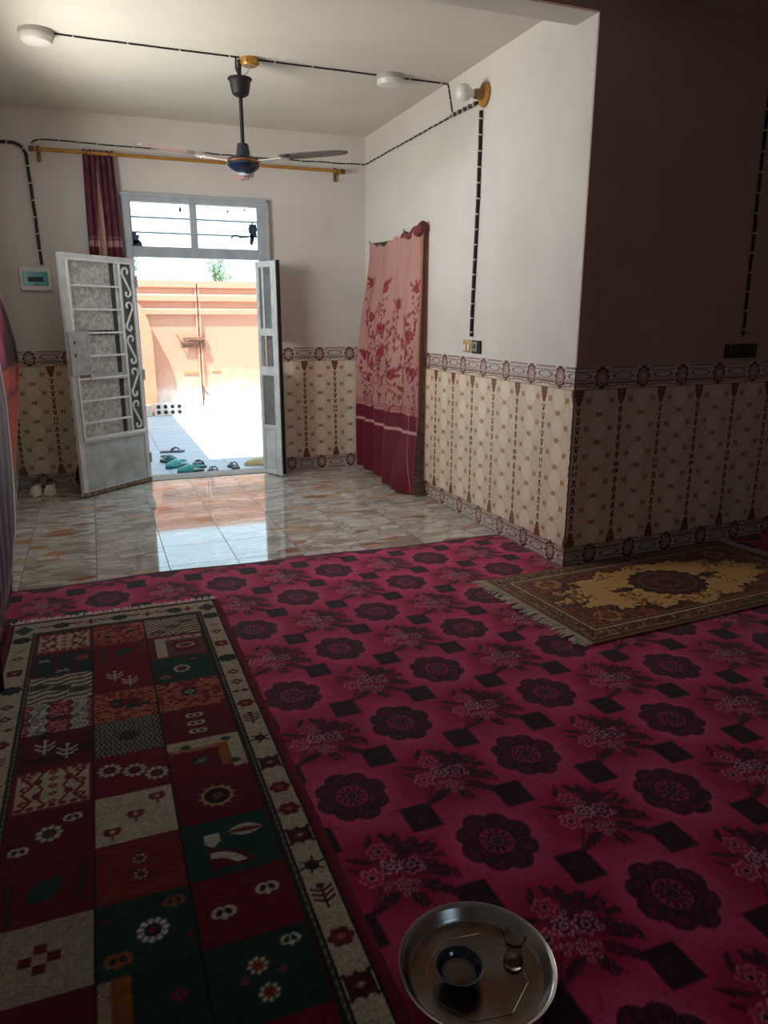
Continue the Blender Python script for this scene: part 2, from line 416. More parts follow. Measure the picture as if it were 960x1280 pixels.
# ------------------------------------------------------------------ the doorway: frame, two leaves, transom window
def bars(bm, lst):
    for a, b in lst: box(bm, a, b, .002)
door = empty('door_1', (.9, 6.84, 0), kind='structure')
def place(o, parent):
    """keep world placement while parenting"""
    o.parent = parent; o.matrix_parent_inverse = Matrix.Translation(-Vector(parent.location)) if parent.type == 'EMPTY' else o.matrix_parent_inverse
bm = B()
bars(bm, [((FX0, 6.795, 0), (.388, 6.88, FZ)), ((1.462, 6.795, 0), (FX1, 6.88, FZ)),
          ((FX0, 6.79, 2.362), (FX1, 6.88, FZ)), ((.38, 6.80, 1.925), (1.47, 6.87, 2.008))])
box(bm, (FX0-.012, 6.783, 2.398), (FX1+.012, 6.80, 2.425), .003)
box(bm, (FX1-.008, 6.783, 1.6), (FX1+.012, 6.80, 2.42), .003)
o = obj('door_frame', bm, M_frame); place(o, door)
bm = B(); box(bm, (FX0, 6.78, -.045), (FX1, 7.03, .006), .003); o = obj('threshold', bm, M_cement); place(o, door)
M_glassf = mat('frosted_floral_glass', (214,216,212), .35, var=.45, vscale=34, bump=.5, bscale=70, bdist=.004)
_n = M_glassf.node_tree
def scroll(bm, x0, x1, z0, z1, y, r=.0045, flip=1):
    """an S scroll of bent bar filling the box"""
    xc = (x0+x1)/2; hx = (x1-x0)/2-r; R1 = hx*.98; pts = []
    n = 60
    zt, zb = z1-R1-r, z0+R1*.72+r
    up = []
    for i in range(0, 26):                      # upper curl: inner spiral out to the left side
        a = i/25; ang = -PI*.25+a*PI*1.55; rad = R1*(.28+.72*a)
        up.append((xc+flip*rad*math.cos(ang), y, zt+rad*math.sin(ang)))
    lo = []
    R2 = hx*.78
    for i in range(0, 26):
        a = i/25; ang = PI*.75+a*PI*1.5; rad = R2*(.28+.72*a)
        lo.append((xc+flip*rad*math.cos(ang), y, zb+rad*math.sin(ang)))
    A = Vector(up[-1]); D = Vector(lo[-1]); mid = []
    for i in range(1, 12):
        t = i/12; p = A.lerp(D, t); p.x += flip*(-1)*(.5-t)*0.0; mid.append(tuple(p))
    tube(bm, up+mid+lo[::-1], r, 6)
def leaf_left(W=.756, Hh=1.905):
    bm = B(); t = .036
    box(bm, (0, -t, .012), (.045, 0, Hh), .003); box(bm, (W-.05, -t, .012), (W, 0, Hh), .003)
    box(bm, (.045, -t, Hh-.05), (W-.05, 0, Hh), .003); box(bm, (.045, -t, .44), (W-.05, 0, .485), .003)
    box(bm, (.045, -t, .012), (W-.05, 0, .05), .003); box(bm, (.185, -t, .485), (.215, -.012, Hh-.05), .002)
    leaf = obj('door_leaf', bm, M_paint)
    bm = B(); box(bm, (.045, -.026, .05), (W-.05, -.010, .44))
    box(bm, (.05, -.012, .055), (W-.055, -.006, .43), .002)
    obj('kick_panel', bm, mat('rust_stained_paint', (196,208,212), .45, col2=(168,168,158), vscale=7, bump=.15, bscale=40), leaf)
    # rust along the very bottom
    bm = B(); box(bm, (.0, -.004, .012), (W, .0025, .045)); obj('rusty_bottom_rail', bm, mat('rusty_paint', (150,140,128), .7, col2=(112,70,48), vscale=26), leaf)
    bm = B(); zs = [.485, .605, .78, .955, 1.13, 1.31, 1.49, 1.67, Hh-.05]
    for z in zs[1:-1]: box(bm, (.185, .0, z-.008), (W-.05, .014, z+.008), .002)
    box(bm, (.178, .0, .485), (.196, .016, Hh-.05), .002); box(bm, (.04, .0, .47), (.054, .016, Hh-.04), .002)
    box(bm, (W-.062, .0, .47), (W-.046, .016, Hh-.04), .002)
    box(bm, (.04, .0, Hh-.052), (W-.046, .016, Hh-.036), .002); box(bm, (.04, .0, .462), (W-.046, .018, .486), .002)
    zz = np.linspace(.487, Hh-.055, 6)
    for k in range(5): scroll(bm, .056, .176, zz[k], zz[k+1], .008, .0095, 1 if k % 2 else -1)
    obj('window_grille', bm, mat('pale_grille_paint', (244,246,246), .4, var=.12, vscale=14), leaf, smooth=True)
    bm = B()
    for a, b in ((1.33, Hh-.05), (.985, 1.29), (.485, .94)):
        box(bm, (.27, -.022, a), (W-.05, -.016, b))
    obj('frosted_pane', bm, M_glassf, leaf)
    bm = B(); box(bm, (.045, -.024, .485), (.186, -.018, Hh-.05)); obj('dusky_pane', bm, mat('dusky_glass', (128,134,132), .3, var=.3, vscale=20), leaf)
    bm = B(); box(bm, (.215, -.030, .485), (.27, -.024, Hh-.05)); obj('shaded_gap_strip', bm, mat('shade_painted_steel', (74,76,76), .5, var=.2, vscale=8), leaf)  # dark sheet at the stile, its shadow put into the colour
    bm = B(); box(bm, (W-.165, -.012, .985), (W+.006, .022, 1.325), .004); box(bm, (W-.185, -.008, .94), (W-.165, .024, 1.36), .003)
    box(bm, (.2, -.008, .935), (W-.165, .012, .985), .003)
    lp = obj('lock_box', bm, mat('scratched_grey_paint', (196,202,204), .4, var=.3, vscale=18), leaf)
    bm = B()
    for z in (1.24, 1.14): box(bm, (W-.045, .022, z-.014), (W-.033, .0235, z+.014))
    obj('keyhole', bm, M_black, lp)
    bm = B()
    for z in (.22, .95, 1.72): lathe(bm, [(0, -.045), (.009, -.045), (.009, .045), (0, .045)], 10, (0, .006, z))
    obj('hinge', bm, M_frame, leaf, smooth=True)
    return leaf
ll = leaf_left(); ll.location = (.392, 6.785, 0); ll.rotation_euler = (0, 0, math.atan2(-.51, -.571)); place(ll, door)
tag(ll, 'wide grey-white metal door leaf with scrollwork grille and frosted panes')
def leaf_right(W=.285, Hh=1.905):
    bm = B(); t = .036
    box(bm, (0, -t, .012), (.04, 0, Hh), .003); box(bm, (W-.075, -t, .012), (W, 0, Hh), .003)
    for a, b in ((Hh-.05, Hh), (1.27, 1.335), (.92, 1.0), (.43, .47), (.012, .05)): box(bm, (.04, -t, a), (W-.075, 0, b), .003)
    leaf = obj('door_leaf', bm, M_paint)
    bm = B(); box(bm, (.04, -.026, .05), (W-.075, -.010, .43)); box(bm, (.055, -.032, .07), (W-.09, -.026, .41), .002); obj('kick_panel', bm, M_paint, leaf)
    bm = B()
    for a, b in ((1.335, Hh-.05), (.47, .92)): box(bm, (.04, -.022, a), (W-.075, -.016, b))
    obj('dusky_pane', bm, bpy.data.materials['dusky_glass'], leaf)
    bm = B(); tube(bm, [(.11, -.03, 1.0), (.11, -.03, 1.27)], .011, 10); obj('pull_bar', bm, M_white, leaf, smooth=True)
    bm = B(); box(bm, (.075, -.028, 1.335), (.10, -.022, Hh-.05)); obj('glazing_bar', bm, M_paint, leaf)
    bm = B(); box(bm, (W, -.03, .03), (W+.012, .004, Hh+.005), .002); obj('dark_edge_seal', bm, M_black, leaf)
    return leaf
lr = leaf_right(); lr.location = (1.440, 6.79, 0); lr.rotation_euler = (0, 0, math.atan2(-.258, .119)); place(lr, door)
tag(lr, 'narrow grey-white metal door leaf folded against the wall')

win = empty('window_1', (.92, 6.83, 2.1), kind='structure')
bm = B(); bars(bm, [((.875, 6.805, 2.0), (.93, 6.86, 2.37)), ((.388, 6.815, 2.008), (.398, 6.85, 2.362)), ((1.452, 6.815, 2.008), (1.462, 6.85, 2.362))])
o = obj('window_mullion', bm, M_frame); place(o, win)
bm = B()
for z in (2.125, 2.245): bars(bm, [((.39, 6.862, z-.006), (1.46, 6.874, z+.006))])
o = obj('security_bar', bm, mat('blue_grey_bar', (92,108,124), .5, var=.1)); place(o, win)
mg, nt, b = new_mat('clear_window_glass'); b.inputs['Roughness'].default_value = .02; b.inputs['Base Color'].default_value = (.9,.95,1,1)
tr = nt.nodes.new('ShaderNodeBsdfTransparent'); mx = nt.nodes.new('ShaderNodeMixShader'); mx.inputs[0].default_value = .12
nt.links.new(tr.outputs[0], mx.inputs[1]); nt.links.new(b.outputs[0], mx.inputs[2]); nt.links.new(mx.outputs[0], nt.nodes['Material Output'].inputs['Surface']); M_clear = mg
for xa, xb in ((.398, .875), (.93, 1.452)):
    bm = B(); box(bm, (xa, 6.834, 2.008), (xb, 6.837, 2.362)); o = obj('window_pane', bm, M_clear); place(o, win)
def ragged(bm, cx, cz, rx, rz, y, n=22, seed=1):
    rg = random.Random(seed); pts = []
    for i in range(n):
        a = 2*PI*i/n; k = rg.uniform(.62, 1.05); pts.append((cx+rx*k*math.cos(a), cz+rz*k*math.sin(a)))
    prism(bm, pts, 0, .004, Matrix(((1,0,0,0),(0,0,-1,y),(0,1,0,0),(0,0,0,1))))
bm = B(); ragged(bm, 1.415, 2.17, .045, .08, 6.832, 26, 3); ragged(bm, 1.40, 2.09, .02, .05, 6.832, 14, 5)
ragged(bm, .39, 2.07, .07, .075, 6.832, 20, 8); ragged(bm, .42, 2.03, .07, .035, 6.832, 20, 4)
ragged(bm, .80, 2.315, .012, .028, 6.832, 10, 9); ragged(bm, 1.20, 2.32, .009, .012, 6.832, 8, 2); ragged(bm, 1.03, 2.345, .01, .007, 6.832, 8, 12); ragged(bm, 1.345, 2.335, .012, .009, 6.832, 8, 13)
tube(bm, [(1.22, 6.832, 2.10), (1.24, 6.832, 2.125), (1.27, 6.832, 2.125), (1.30, 6.832, 2.11), (1.37, 6.832, 2.118)], .007, 6)
o = obj('glass_remnant', bm, mat('dark_blue_smear', (52,76,96), .4, var=.5, vscale=60)); place(o, win)
# left window behind the hanging drapes (outside the frame of the view, it lights the room)
wd = empty('window_2', (-.7, 5.2, 1.6), kind='structure')
bm = B(); d = Vector((LEFT[0][0]-LEFT[1][0], LEFT[0][1]-LEFT[1][1], 0)).normalized()
M = Matrix(((d.x, -d.y, 0, LEFT[1][0]), (d.y, d.x, 0, LEFT[1][1]), (0,0,1,0), (0,0,0,1)))
e = 1.36
for a, b_ in (((.06,.05,.85),(.10,.1,2.45)), ((e-.04,.05,.85),(e,.1,2.45)), ((.06,.05,.85),(e,.1,.89)), ((.06,.05,2.41),(e,.1,2.45))): box(bm, a, b_, .002, M)
o = obj('window_frame', bm, M_frame); place(o, wd)

ws_ = empty('added_fill_opening', (1.6, YN, 1.5), kind='structure')  # unseen opening added to brighten the near part of the room
bm = B()
for a, b_ in (((1.1,YN-.1,1.65),(1.14,YN-.05,2.2)), ((2.26,YN-.1,1.65),(2.3,YN-.05,2.2)), ((1.1,YN-.1,1.65),(2.3,YN-.05,1.69)), ((1.1,YN-.1,2.16),(2.3,YN-.05,2.2))): box(bm, a, b_, .002)
o = obj('window_frame', bm, M_frame); place(o, ws_)  # frame of the added fill opening, not a real window

# ------------------------------------------------------------------ cables with their clips
def cable(name, pts, n, label, r=.006, flat=True, clip=.012, sag=.0, group=None, gap=.14, wide=1.):
    """pts: polyline just off a surface whose inward normal is n"""
    n = Vector(n).normalized(); P = [Vector(p)+n*r for p in pts]
    # subdivide with slight waviness
    Q = []
    rg = random.Random(len(pts)*7+int(P[0].x*100))
    for a, b in zip(P, P[1:]):
        L = (b-a).length; m = max(1, int(L/.09)); s = (b-a).normalized().cross(n)
        for i in range(m): Q.append(a.lerp(b, i/m)+s*rg.uniform(-1, 1)*(.003 if 0 < i else 0))
    Q.append(P[-1])
    bm = B(); tube(bm, Q, r, 6); o = obj(name, bm, M_black, smooth=True)
    tag(o, label, 'cable', group)
    acc = gap*.5; me = None; dist = 0
    for a, b in zip(P, P[1:]):
        L = (b-a).length; t = (b-a).normalized(); s = t.cross(n)
        while acc < L:
            c = a+t*acc
            if me is None:
                bb = B(); box(bb, (-.005, -clip, -r*1.0), (.005, clip, r*1.35), .0015); me = bpy.data.meshes.new('cable_clip'); bb.to_mesh(me); bb.free(); me.materials.append(M_clip)
            k = bpy.data.objects.new('cable_clip', me); C.objects.link(k); k.parent = o
            k.matrix_local = Matrix(((t.x, s.x, n.x, c.x), (t.y, s.y, n.y, c.y), (t.z, s.z, n.z, c.z), (0,0,0,1)))
            acc += gap
        acc -= L
    return o
cable('ceiling_cable', [(-.09, 5.10, H), (.2, 5.115, H), (1.02, 5.115, H)], (0,0,-1), 'black cable clipped across the ceiling from the round light at the left to the fan', .005, clip=.006, gap=.3)
cable('ceiling_cable', [(1.12, 5.12, H), (1.95, 5.125, H)], (0,0,-1), 'black cable clipped across the ceiling between the fan box and the second round light', .005, clip=.006, gap=.25)
cable('ceiling_cable', [(2.12, 5.127, H), (2.42, 5.127, H), (2.455, 5.12, H-.004)], (0,0,-1), 'short black cable on the ceiling from the second round light to the right wall', .005, clip=.006, gap=.12)
cable('wall_cable', [(XR, 5.115, H-.005), (XR, 5.10, 2.97), (XR, 5.03, 2.79)], (-1,0,0), 'short black cable dropping from the ceiling edge down the right wall', .005, clip=.006, gap=.09)
cable('wall_cable', [(XR, YB-.01, 2.773), (XR, 5.03, 2.772), ], (-1,0,0), 'thin black cable running along the top of the right wall to the back corner', .006, clip=.009, gap=.09)
cable('wall_cable', [(XR, 5.03, 2.772), (XR, 4.66, 2.765)], (-1,0,0), 'thick doubled black cable ending at the yellow lamp mount', .011, clip=.015, gap=.075)
cable('wall_cable', [(XR, 4.60, 2.705), (XR, 4.605, 2.2), (XR, 4.635, 1.6), (XR, 4.645, 1.30)], (-1,0,0), 'thick black clipped cable dropping from the lamp mount to the wall switch', .012, clip=.017, gap=.095)
cable('wall_cable', [(-.30, YB, 2.745), (-.27, YB, 2.765), (-.22, YB, 2.775), (.6, YB, 2.77), (1.6, YB, 2.762), (XR-.01, YB, 2.775)], (0,-1,0), 'thin black cable running along the back wall above the curtain rod', .005, clip=.008, gap=.14)
cable('wall_cable', [(-.66, YB, 2.74), (-.42, YB, 2.735), (-.375, YB, 2.715), (-.345, YB, 2.66), (-.335, YB, 2.4), (-.32, YB, 1.84)], (0,-1,0), 'thick black clipped cable running down the back wall to the breaker box', .012, clip=.017, gap=.125)
def dpt(s, z): return (XR+s*math.cos(AN), YD+s*math.sin(AN), z)
cable('wall_cable', [dpt(1.215, 2.95), dpt(1.225, 2.3), dpt(1.245, 1.32)], (math.sin(AN), -math.cos(AN), 0), 'black clipped cable running down the dark wall', .009, clip=.013, gap=.11)

# ------------------------------------------------------------------ lights, lamp, fan
def ceiling_light(x, y, label):
    t = empty('ceiling_light', (x, y, H), label=label, cat='light', group='round ceiling lights')
    bm = B(); lathe(bm, [(0, 0), (.096, 0), (.098, -.012), (.094, -.026), (.09, -.028)], 40); obj('light_base', bm, mat('grey_white_rim', (176,172,164), .5, var=.1), t, True)
    bm = B(); lathe(bm, [(.089, -.026), (.088, -.045), (.078, -.060), (.05, -.068), (0, -.071)], 40); obj('diffuser', bm, M_white, t, True)
    return t
ceiling_light(-.135, 5.11, 'round white ceiling light at the left end of the ceiling cable')
ceiling_light(2.035, 5.125, 'round white ceiling light between the fan and the right wall')
bm = B(); lathe(bm, [(0, 0), (.052, 0), (.054, -.01), (.05, -.04), (.046, -.045), (0, -.047)], 24, (1.085, 5.12, H)); 
for a in range(6): box(bm, (1.085+.05*math.cos(a*PI/3)-.008, 5.12+.05*math.sin(a*PI/3)-.008, H-.036), (1.085+.05*math.cos(a*PI/3)+.008, 5.12+.05*math.sin(a*PI/3)+.008, H-.012), .002)
tag(obj('junction_box', bm, M_gold, smooth=True), 'small yellow round cable box on the ceiling beside the fan hook', 'junction box')

FXc, FYc = 1.022, 5.14
fan = empty('ceiling_fan', (FXc, FYc, 2.41), label='dark ceiling fan with three blades hanging before the doorway', cat='fan')
def fobj(name, bm, m, smooth=True): return obj(name, bm, m, fan, smooth)
bm = B(); tube(bm, [(0, 0, .58), (.003, 0, .56), (0, 0, .54), (-.004, 0, .47)], .014, 8); tube(bm, [(-.02, 0, .59), (-.022, 0, .53), (-.01, 0, .50)], .006, 6); fobj('ceiling_hook', bm, M_black)
bm = B(); tube(bm, [(.062, -.015, .55), (.05, -.012, .51), (.02, -.008, .49), (.012, 0, .46)], .003, 6); fobj('hanging_wire', bm, M_clip)
bm = B(); lathe(bm, [(.0, .462), (.052, .465), (.075, .475), (.078, .468), (.066, .458), (.062, .43), (.052, .385), (.035, .372), (.012, .365), (0, .365)], 32); fobj('canopy', bm, M_black)
bm = B(); tube(bm, [(0, 0, .40), (0, 0, .07)], .0125, 12); fobj('down_rod', bm, M_black)
bm = B(); lathe(bm, [(0, .098), (.033, .098), (.037, .09), (.046, .03), (.052, .018), (.05, .01), (0, .01)], 32); fobj('top_cup', bm, mat('grey_blue_enamel', (40,50,60), .3, metal=.3))
bm = B(); lathe(bm, [(0, .018), (.085, .014), (.102, .004), (.106, -.008), (.104, -.016), (.085, -.02), (0, -.02)], 40); fobj('motor_body', bm, M_darkm)
bm = B(); lathe(bm, [(.1055, -.004), (.1085, -.008), (.1085, -.014), (.1055, -.018)], 40); fobj('copper_trim_ring', bm, mat('copper_trim', (176,120,84), .25, metal=.8))
bm = B(); lathe(bm, [(.104, -.016), (.108, -.03), (.098, -.048), (.07, -.07), (.04, -.082), (0, -.085)], 40); fobj('bottom_bowl', bm, mat('glossy_blue_enamel', (28,42,66), .12, metal=.35, coat=.6))
view = math.atan2(FYc, FXc)
M_blade = mat('dark_brown_blade', (62,54,56), .2, var=.25, vscale=14, coat=1.)
M_arm = mat('pale_blade_arm', (196,190,180), .25, metal=.5, var=.1)
def blade_mesh():
    bm = B(); n = 16; rows = []
    for i in range(n+1):
        t = i/n; x = .27+.46*t; w = (.044+.026*math.sin(PI*(.12+.80*t)))*(1 if t < .86 else math.sqrt(max(0.03, 1-((t-.86)/.14)**2)))
        if t < .06: w *= .7+.3*t/.06
        rows.append([bm.verts.new((x, -w, .0038)), bm.verts.new((x, 0, .002)), bm.verts.new((x, w, -.0038))])
    for a, b in zip(rows, rows[1:]):
        for k in range(2): bm.faces.new((a[k], b[k], b[k+1], a[k+1]))
    bmesh.ops.solidify(bm, geom=bm.faces[:], thickness=.003)
    return bm
for k in range(3):
    ang = view+k*2*PI/3
    bl = fobj('blade', blade_mesh(), M_blade); bl.rotation_euler = (0, 0, ang)
    bm = B(); prism(bm, [(.085, -.018), (.16, -.022), (.29, -.038), (.33, -.02), (.33, .02), (.29, .038), (.16, .022), (.085, .018)], -.014, -.009)
    for sx, sy in ((.285, .02), (.285, -.02), (.12, 0)): lathe(bm, [(0, -.018), (.006, -.018), (.006, -.014), (0, -.014)], 8, (sx, sy, 0))
    obj('blade_arm', bm, M_arm, bl)

# wall lamp on its yellow disc
wl = empty('wall_lamp', (XR, 4.572, 2.79), label='bare white bulb on a round yellow mount high on the right wall', cat='lamp')
RX = Matrix.Rotation(-PI/2, 4, 'Y')               # local z -> -x
bm = B(); lathe(bm, [(0, 0), (.068, 0), (.073, .006), (.07, .016), (.05, .022), (.03, .024), (0, .024)], 32, M=RX); obj('mounting_disc', bm, M_gold, wl, True)
TM = Matrix.Rotation(math.radians(-4), 4, 'Z') @ RX
bm = B(); lathe(bm, [(0, .02), (.03, .02), (.032, .05), (.028, .075), (.024, .08), (0, .08)], 24, M=TM); obj('lamp_socket', bm, mat('brownish_socket', (150,116,84), .45), wl, True)
bm = B(); lathe(bm, [(0, .075), (.02, .08), (.026, .098), (.043, .118), (.052, .142), (.05, .165), (.036, .186), (.016, .196), (0, .198)], 28, M=TM); obj('light_bulb', bm, M_white, wl, True)

# ------------------------------------------------------------------ breaker box, switches
bb_ = empty('breaker_box', (-.378, YB, 1.73), label='white breaker box with a turquoise window on the back wall', cat='breaker box')
bm = B(); box(bm, (-.118, -.03, -.09), (.118, 0, .09), .006); obj('box_body', bm, M_white, bb_)
bm = B(); box(bm, (-.092, -.037, -.052), (.094, -.029, .056), .003); obj('cover_window', bm, mat('turquoise_plastic', (86,160,172), .15, var=.12, vscale=12), bb_)
bm = B(); box(bm, (-.056, -.039, -.022), (.056, -.0365, .014), .001)
obj('breaker_slot', bm, M_black, bb_)
for i in range(5):
    bm = B(); box(bm, (-.045+i*.019, -.0435, -.013), (-.032+i*.019, -.039, .005), .001); obj('breaker', bm, mat('breaker_grey', (40,58,64), .4) if i == 0 else bpy.data.materials['breaker_grey'], bb_)
bm = B(); box(bm, (-.012, -.039, -.046), (.012, -.0365, -.040)); obj('latch_mark', bm, M_black, bb_)
sw = empty('wall_switch', (XR, 4.63, 1.232), label='double switch and socket plate, yellow half and black half, above the tiled dado', cat='switch')
bm = B(); box(bm, (-.012, .0, -.04), (0, .135, .045), .004); obj('switch_plate', bm, mat('yellowed_plate', (196,164,120), .35, col2=(170,130,60), vscale=20), sw)
bm = B(); box(bm, (-.014, -.12, -.045), (0, -.002, .042), .004); obj('socket_plate', bm, M_black, sw)
for ya in (.03, .085): bm = B(); box(bm, (-.019, ya, -.03), (-.012, ya+.028, .012), .003); obj('rocker', bm, M_white, sw)
bm = B(); box(bm, (-.019, -.085, -.032), (-.014, -.02, .034), .003); obj('socket_insert', bm, mat('grey_insert', (150,150,150), .3, var=.3, vscale=60), sw)
bm = B(); box(bm, (-.021, -.06, -.016), (-.019, -.045, .02), .001); box(bm, (-.021, -.045, -.005), (-.019, -.03, .006), .001); obj('socket_hole', bm, M_black, sw)
p = dpt(1.243, 1.228)
sd = empty('wall_switch', p, AN, label='dark double switch plate on the unlit wall', cat='switch')
M_dkp = mat('dark_brown_plate', (46,34,32), .3, var=.2)
bm = B(); box(bm, (-.135, -.012, -.042), (.0, 0, .042), .004); box(bm, (.002, -.012, -.042), (.135, 0, .042), .004); obj('switch_plate', bm, M_dkp, sd)
M_drk = mat('dark_rocker', (62,48,44), .25)
for x in (-.11, -.065, .03, .08): bm = B(); box(bm, (x, -.017, -.026), (x+.035, -.012, .026), .003); obj('rocker', bm, M_drk, sd)

# ------------------------------------------------------------------ pattern painting tools
class Paint:
    def __init__(s, X, Y, base):
        s.X, s.Y = X, Y; s.c = np.zeros(X.shape+(3,)); s.c[:] = base; s.aa = .003
    def put(s, m, rgb, a=1.):
        m = np.clip(m, 0, 1)[..., None]*a; s.c = s.c*(1-m)+np.array(rgb, float)*m
    def sub(s, x0, x1, y0, y1):
        """bounding-box slice on a rectilinear grid"""
        xs, ys = s.X[0], s.Y[:, 0]
        i0, i1 = np.searchsorted(xs, [x0, x1]); 
        if ys[0] < ys[-1]: j0, j1 = np.searchsorted(ys, [y0, y1])
        else: j0, j1 = len(ys)-np.searchsorted(ys[::-1], [y1, y0])
        return slice(max(0, j0-1), j1+1), slice(max(0, i0-1), i1+1)
    def loc(s, x0, x1, y0, y1, f, rgb, a=1.):
        j, i = s.sub(x0, x1, y0, y1)
        X, Y = s.X[j, i], s.Y[j, i]
        if X.size == 0: return
        m = np.clip(f(X, Y), 0, 1)[..., None]*a; s.c[j, i] = s.c[j, i]*(1-m)+np.array(rgb, float)*m
    def ell(s, cx, cy, a, b, rgb, ang=0, al=1., ring=0):
        R = max(a, b)+s.aa*2; ca, sa = math.cos(ang), math.sin(ang)
        def f(X, Y):
            u = (X-cx)*ca+(Y-cy)*sa; v = -(X-cx)*sa+(Y-cy)*ca; d = (np.sqrt((u/a)**2+(v/b)**2)-1)*min(a, b)
            return ss(s.aa, -s.aa*.3, np.abs(d)-ring if ring else d)
        s.loc(cx-R, cx+R, cy-R, cy+R, f, rgb, al)
    def leaf(s, cx, cy, L, W, ang, rgb, al=1.):
        R = L; ca, sa = math.cos(ang), math.sin(ang)
        def f(X, Y):
            u = (X-cx)*ca+(Y-cy)*sa; v = -(X-cx)*sa+(Y-cy)*ca; w = W/2*np.clip(1-(2*u/L)**2, 0, 1)
            return ss(s.aa, 0, np.abs(v)-w)*(np.abs(u) < L/2)
        s.loc(cx-R, cx+R, cy-R, cy+R, f, rgb, al)
    def rect(s, x0, x1, y0, y1, rgb, al=1.):
        def f(X, Y): return ss(s.aa*.5, -s.aa*.5, np.maximum(np.maximum(x0-X, X-x1), np.maximum(y0-Y, Y-y1)))
        s.loc(x0-.01, x1+.01, y0-.01, y1+.01, f, rgb, al)
    def frame(s, x0, x1, y0, y1, w, rgb, al=1.):
        s.rect(x0, x1, y0, y0+w, rgb, al); s.rect(x0, x1, y1-w, y1, rgb, al); s.rect(x0, x0+w, y0, y1, rgb, al); s.rect(x1-w, x1, y0, y1, rgb, al)
    def dia(s, cx, cy, a, b, rgb, al=1.):
        def f(X, Y): return ss(s.aa, -s.aa, (np.abs(X-cx)/a+np.abs(Y-cy)/b-1)*min(a, b))
        s.loc(cx-a-.01, cx+a+.01, cy-b-.01, cy+b+.01, f, rgb, al)
    def line(s, pts, w, rgb, al=1.):
        for (x0, y0), (x1, y1) in zip(pts, pts[1:]):
            dx, dy = x1-x0, y1-y0; LL = dx*dx+dy*dy+1e-12
            def f(X, Y):
                t = np.clip(((X-x0)*dx+(Y-y0)*dy)/LL, 0, 1); d = np.hypot(X-x0-t*dx, Y-y0-t*dy); return ss(w/2+s.aa*.6, w/2-s.aa*.4, d)
            s.loc(min(x0,x1)-w-.01, max(x0,x1)+w+.01, min(y0,y1)-w-.01, max(y0,y1)+w+.01, f, rgb, al)

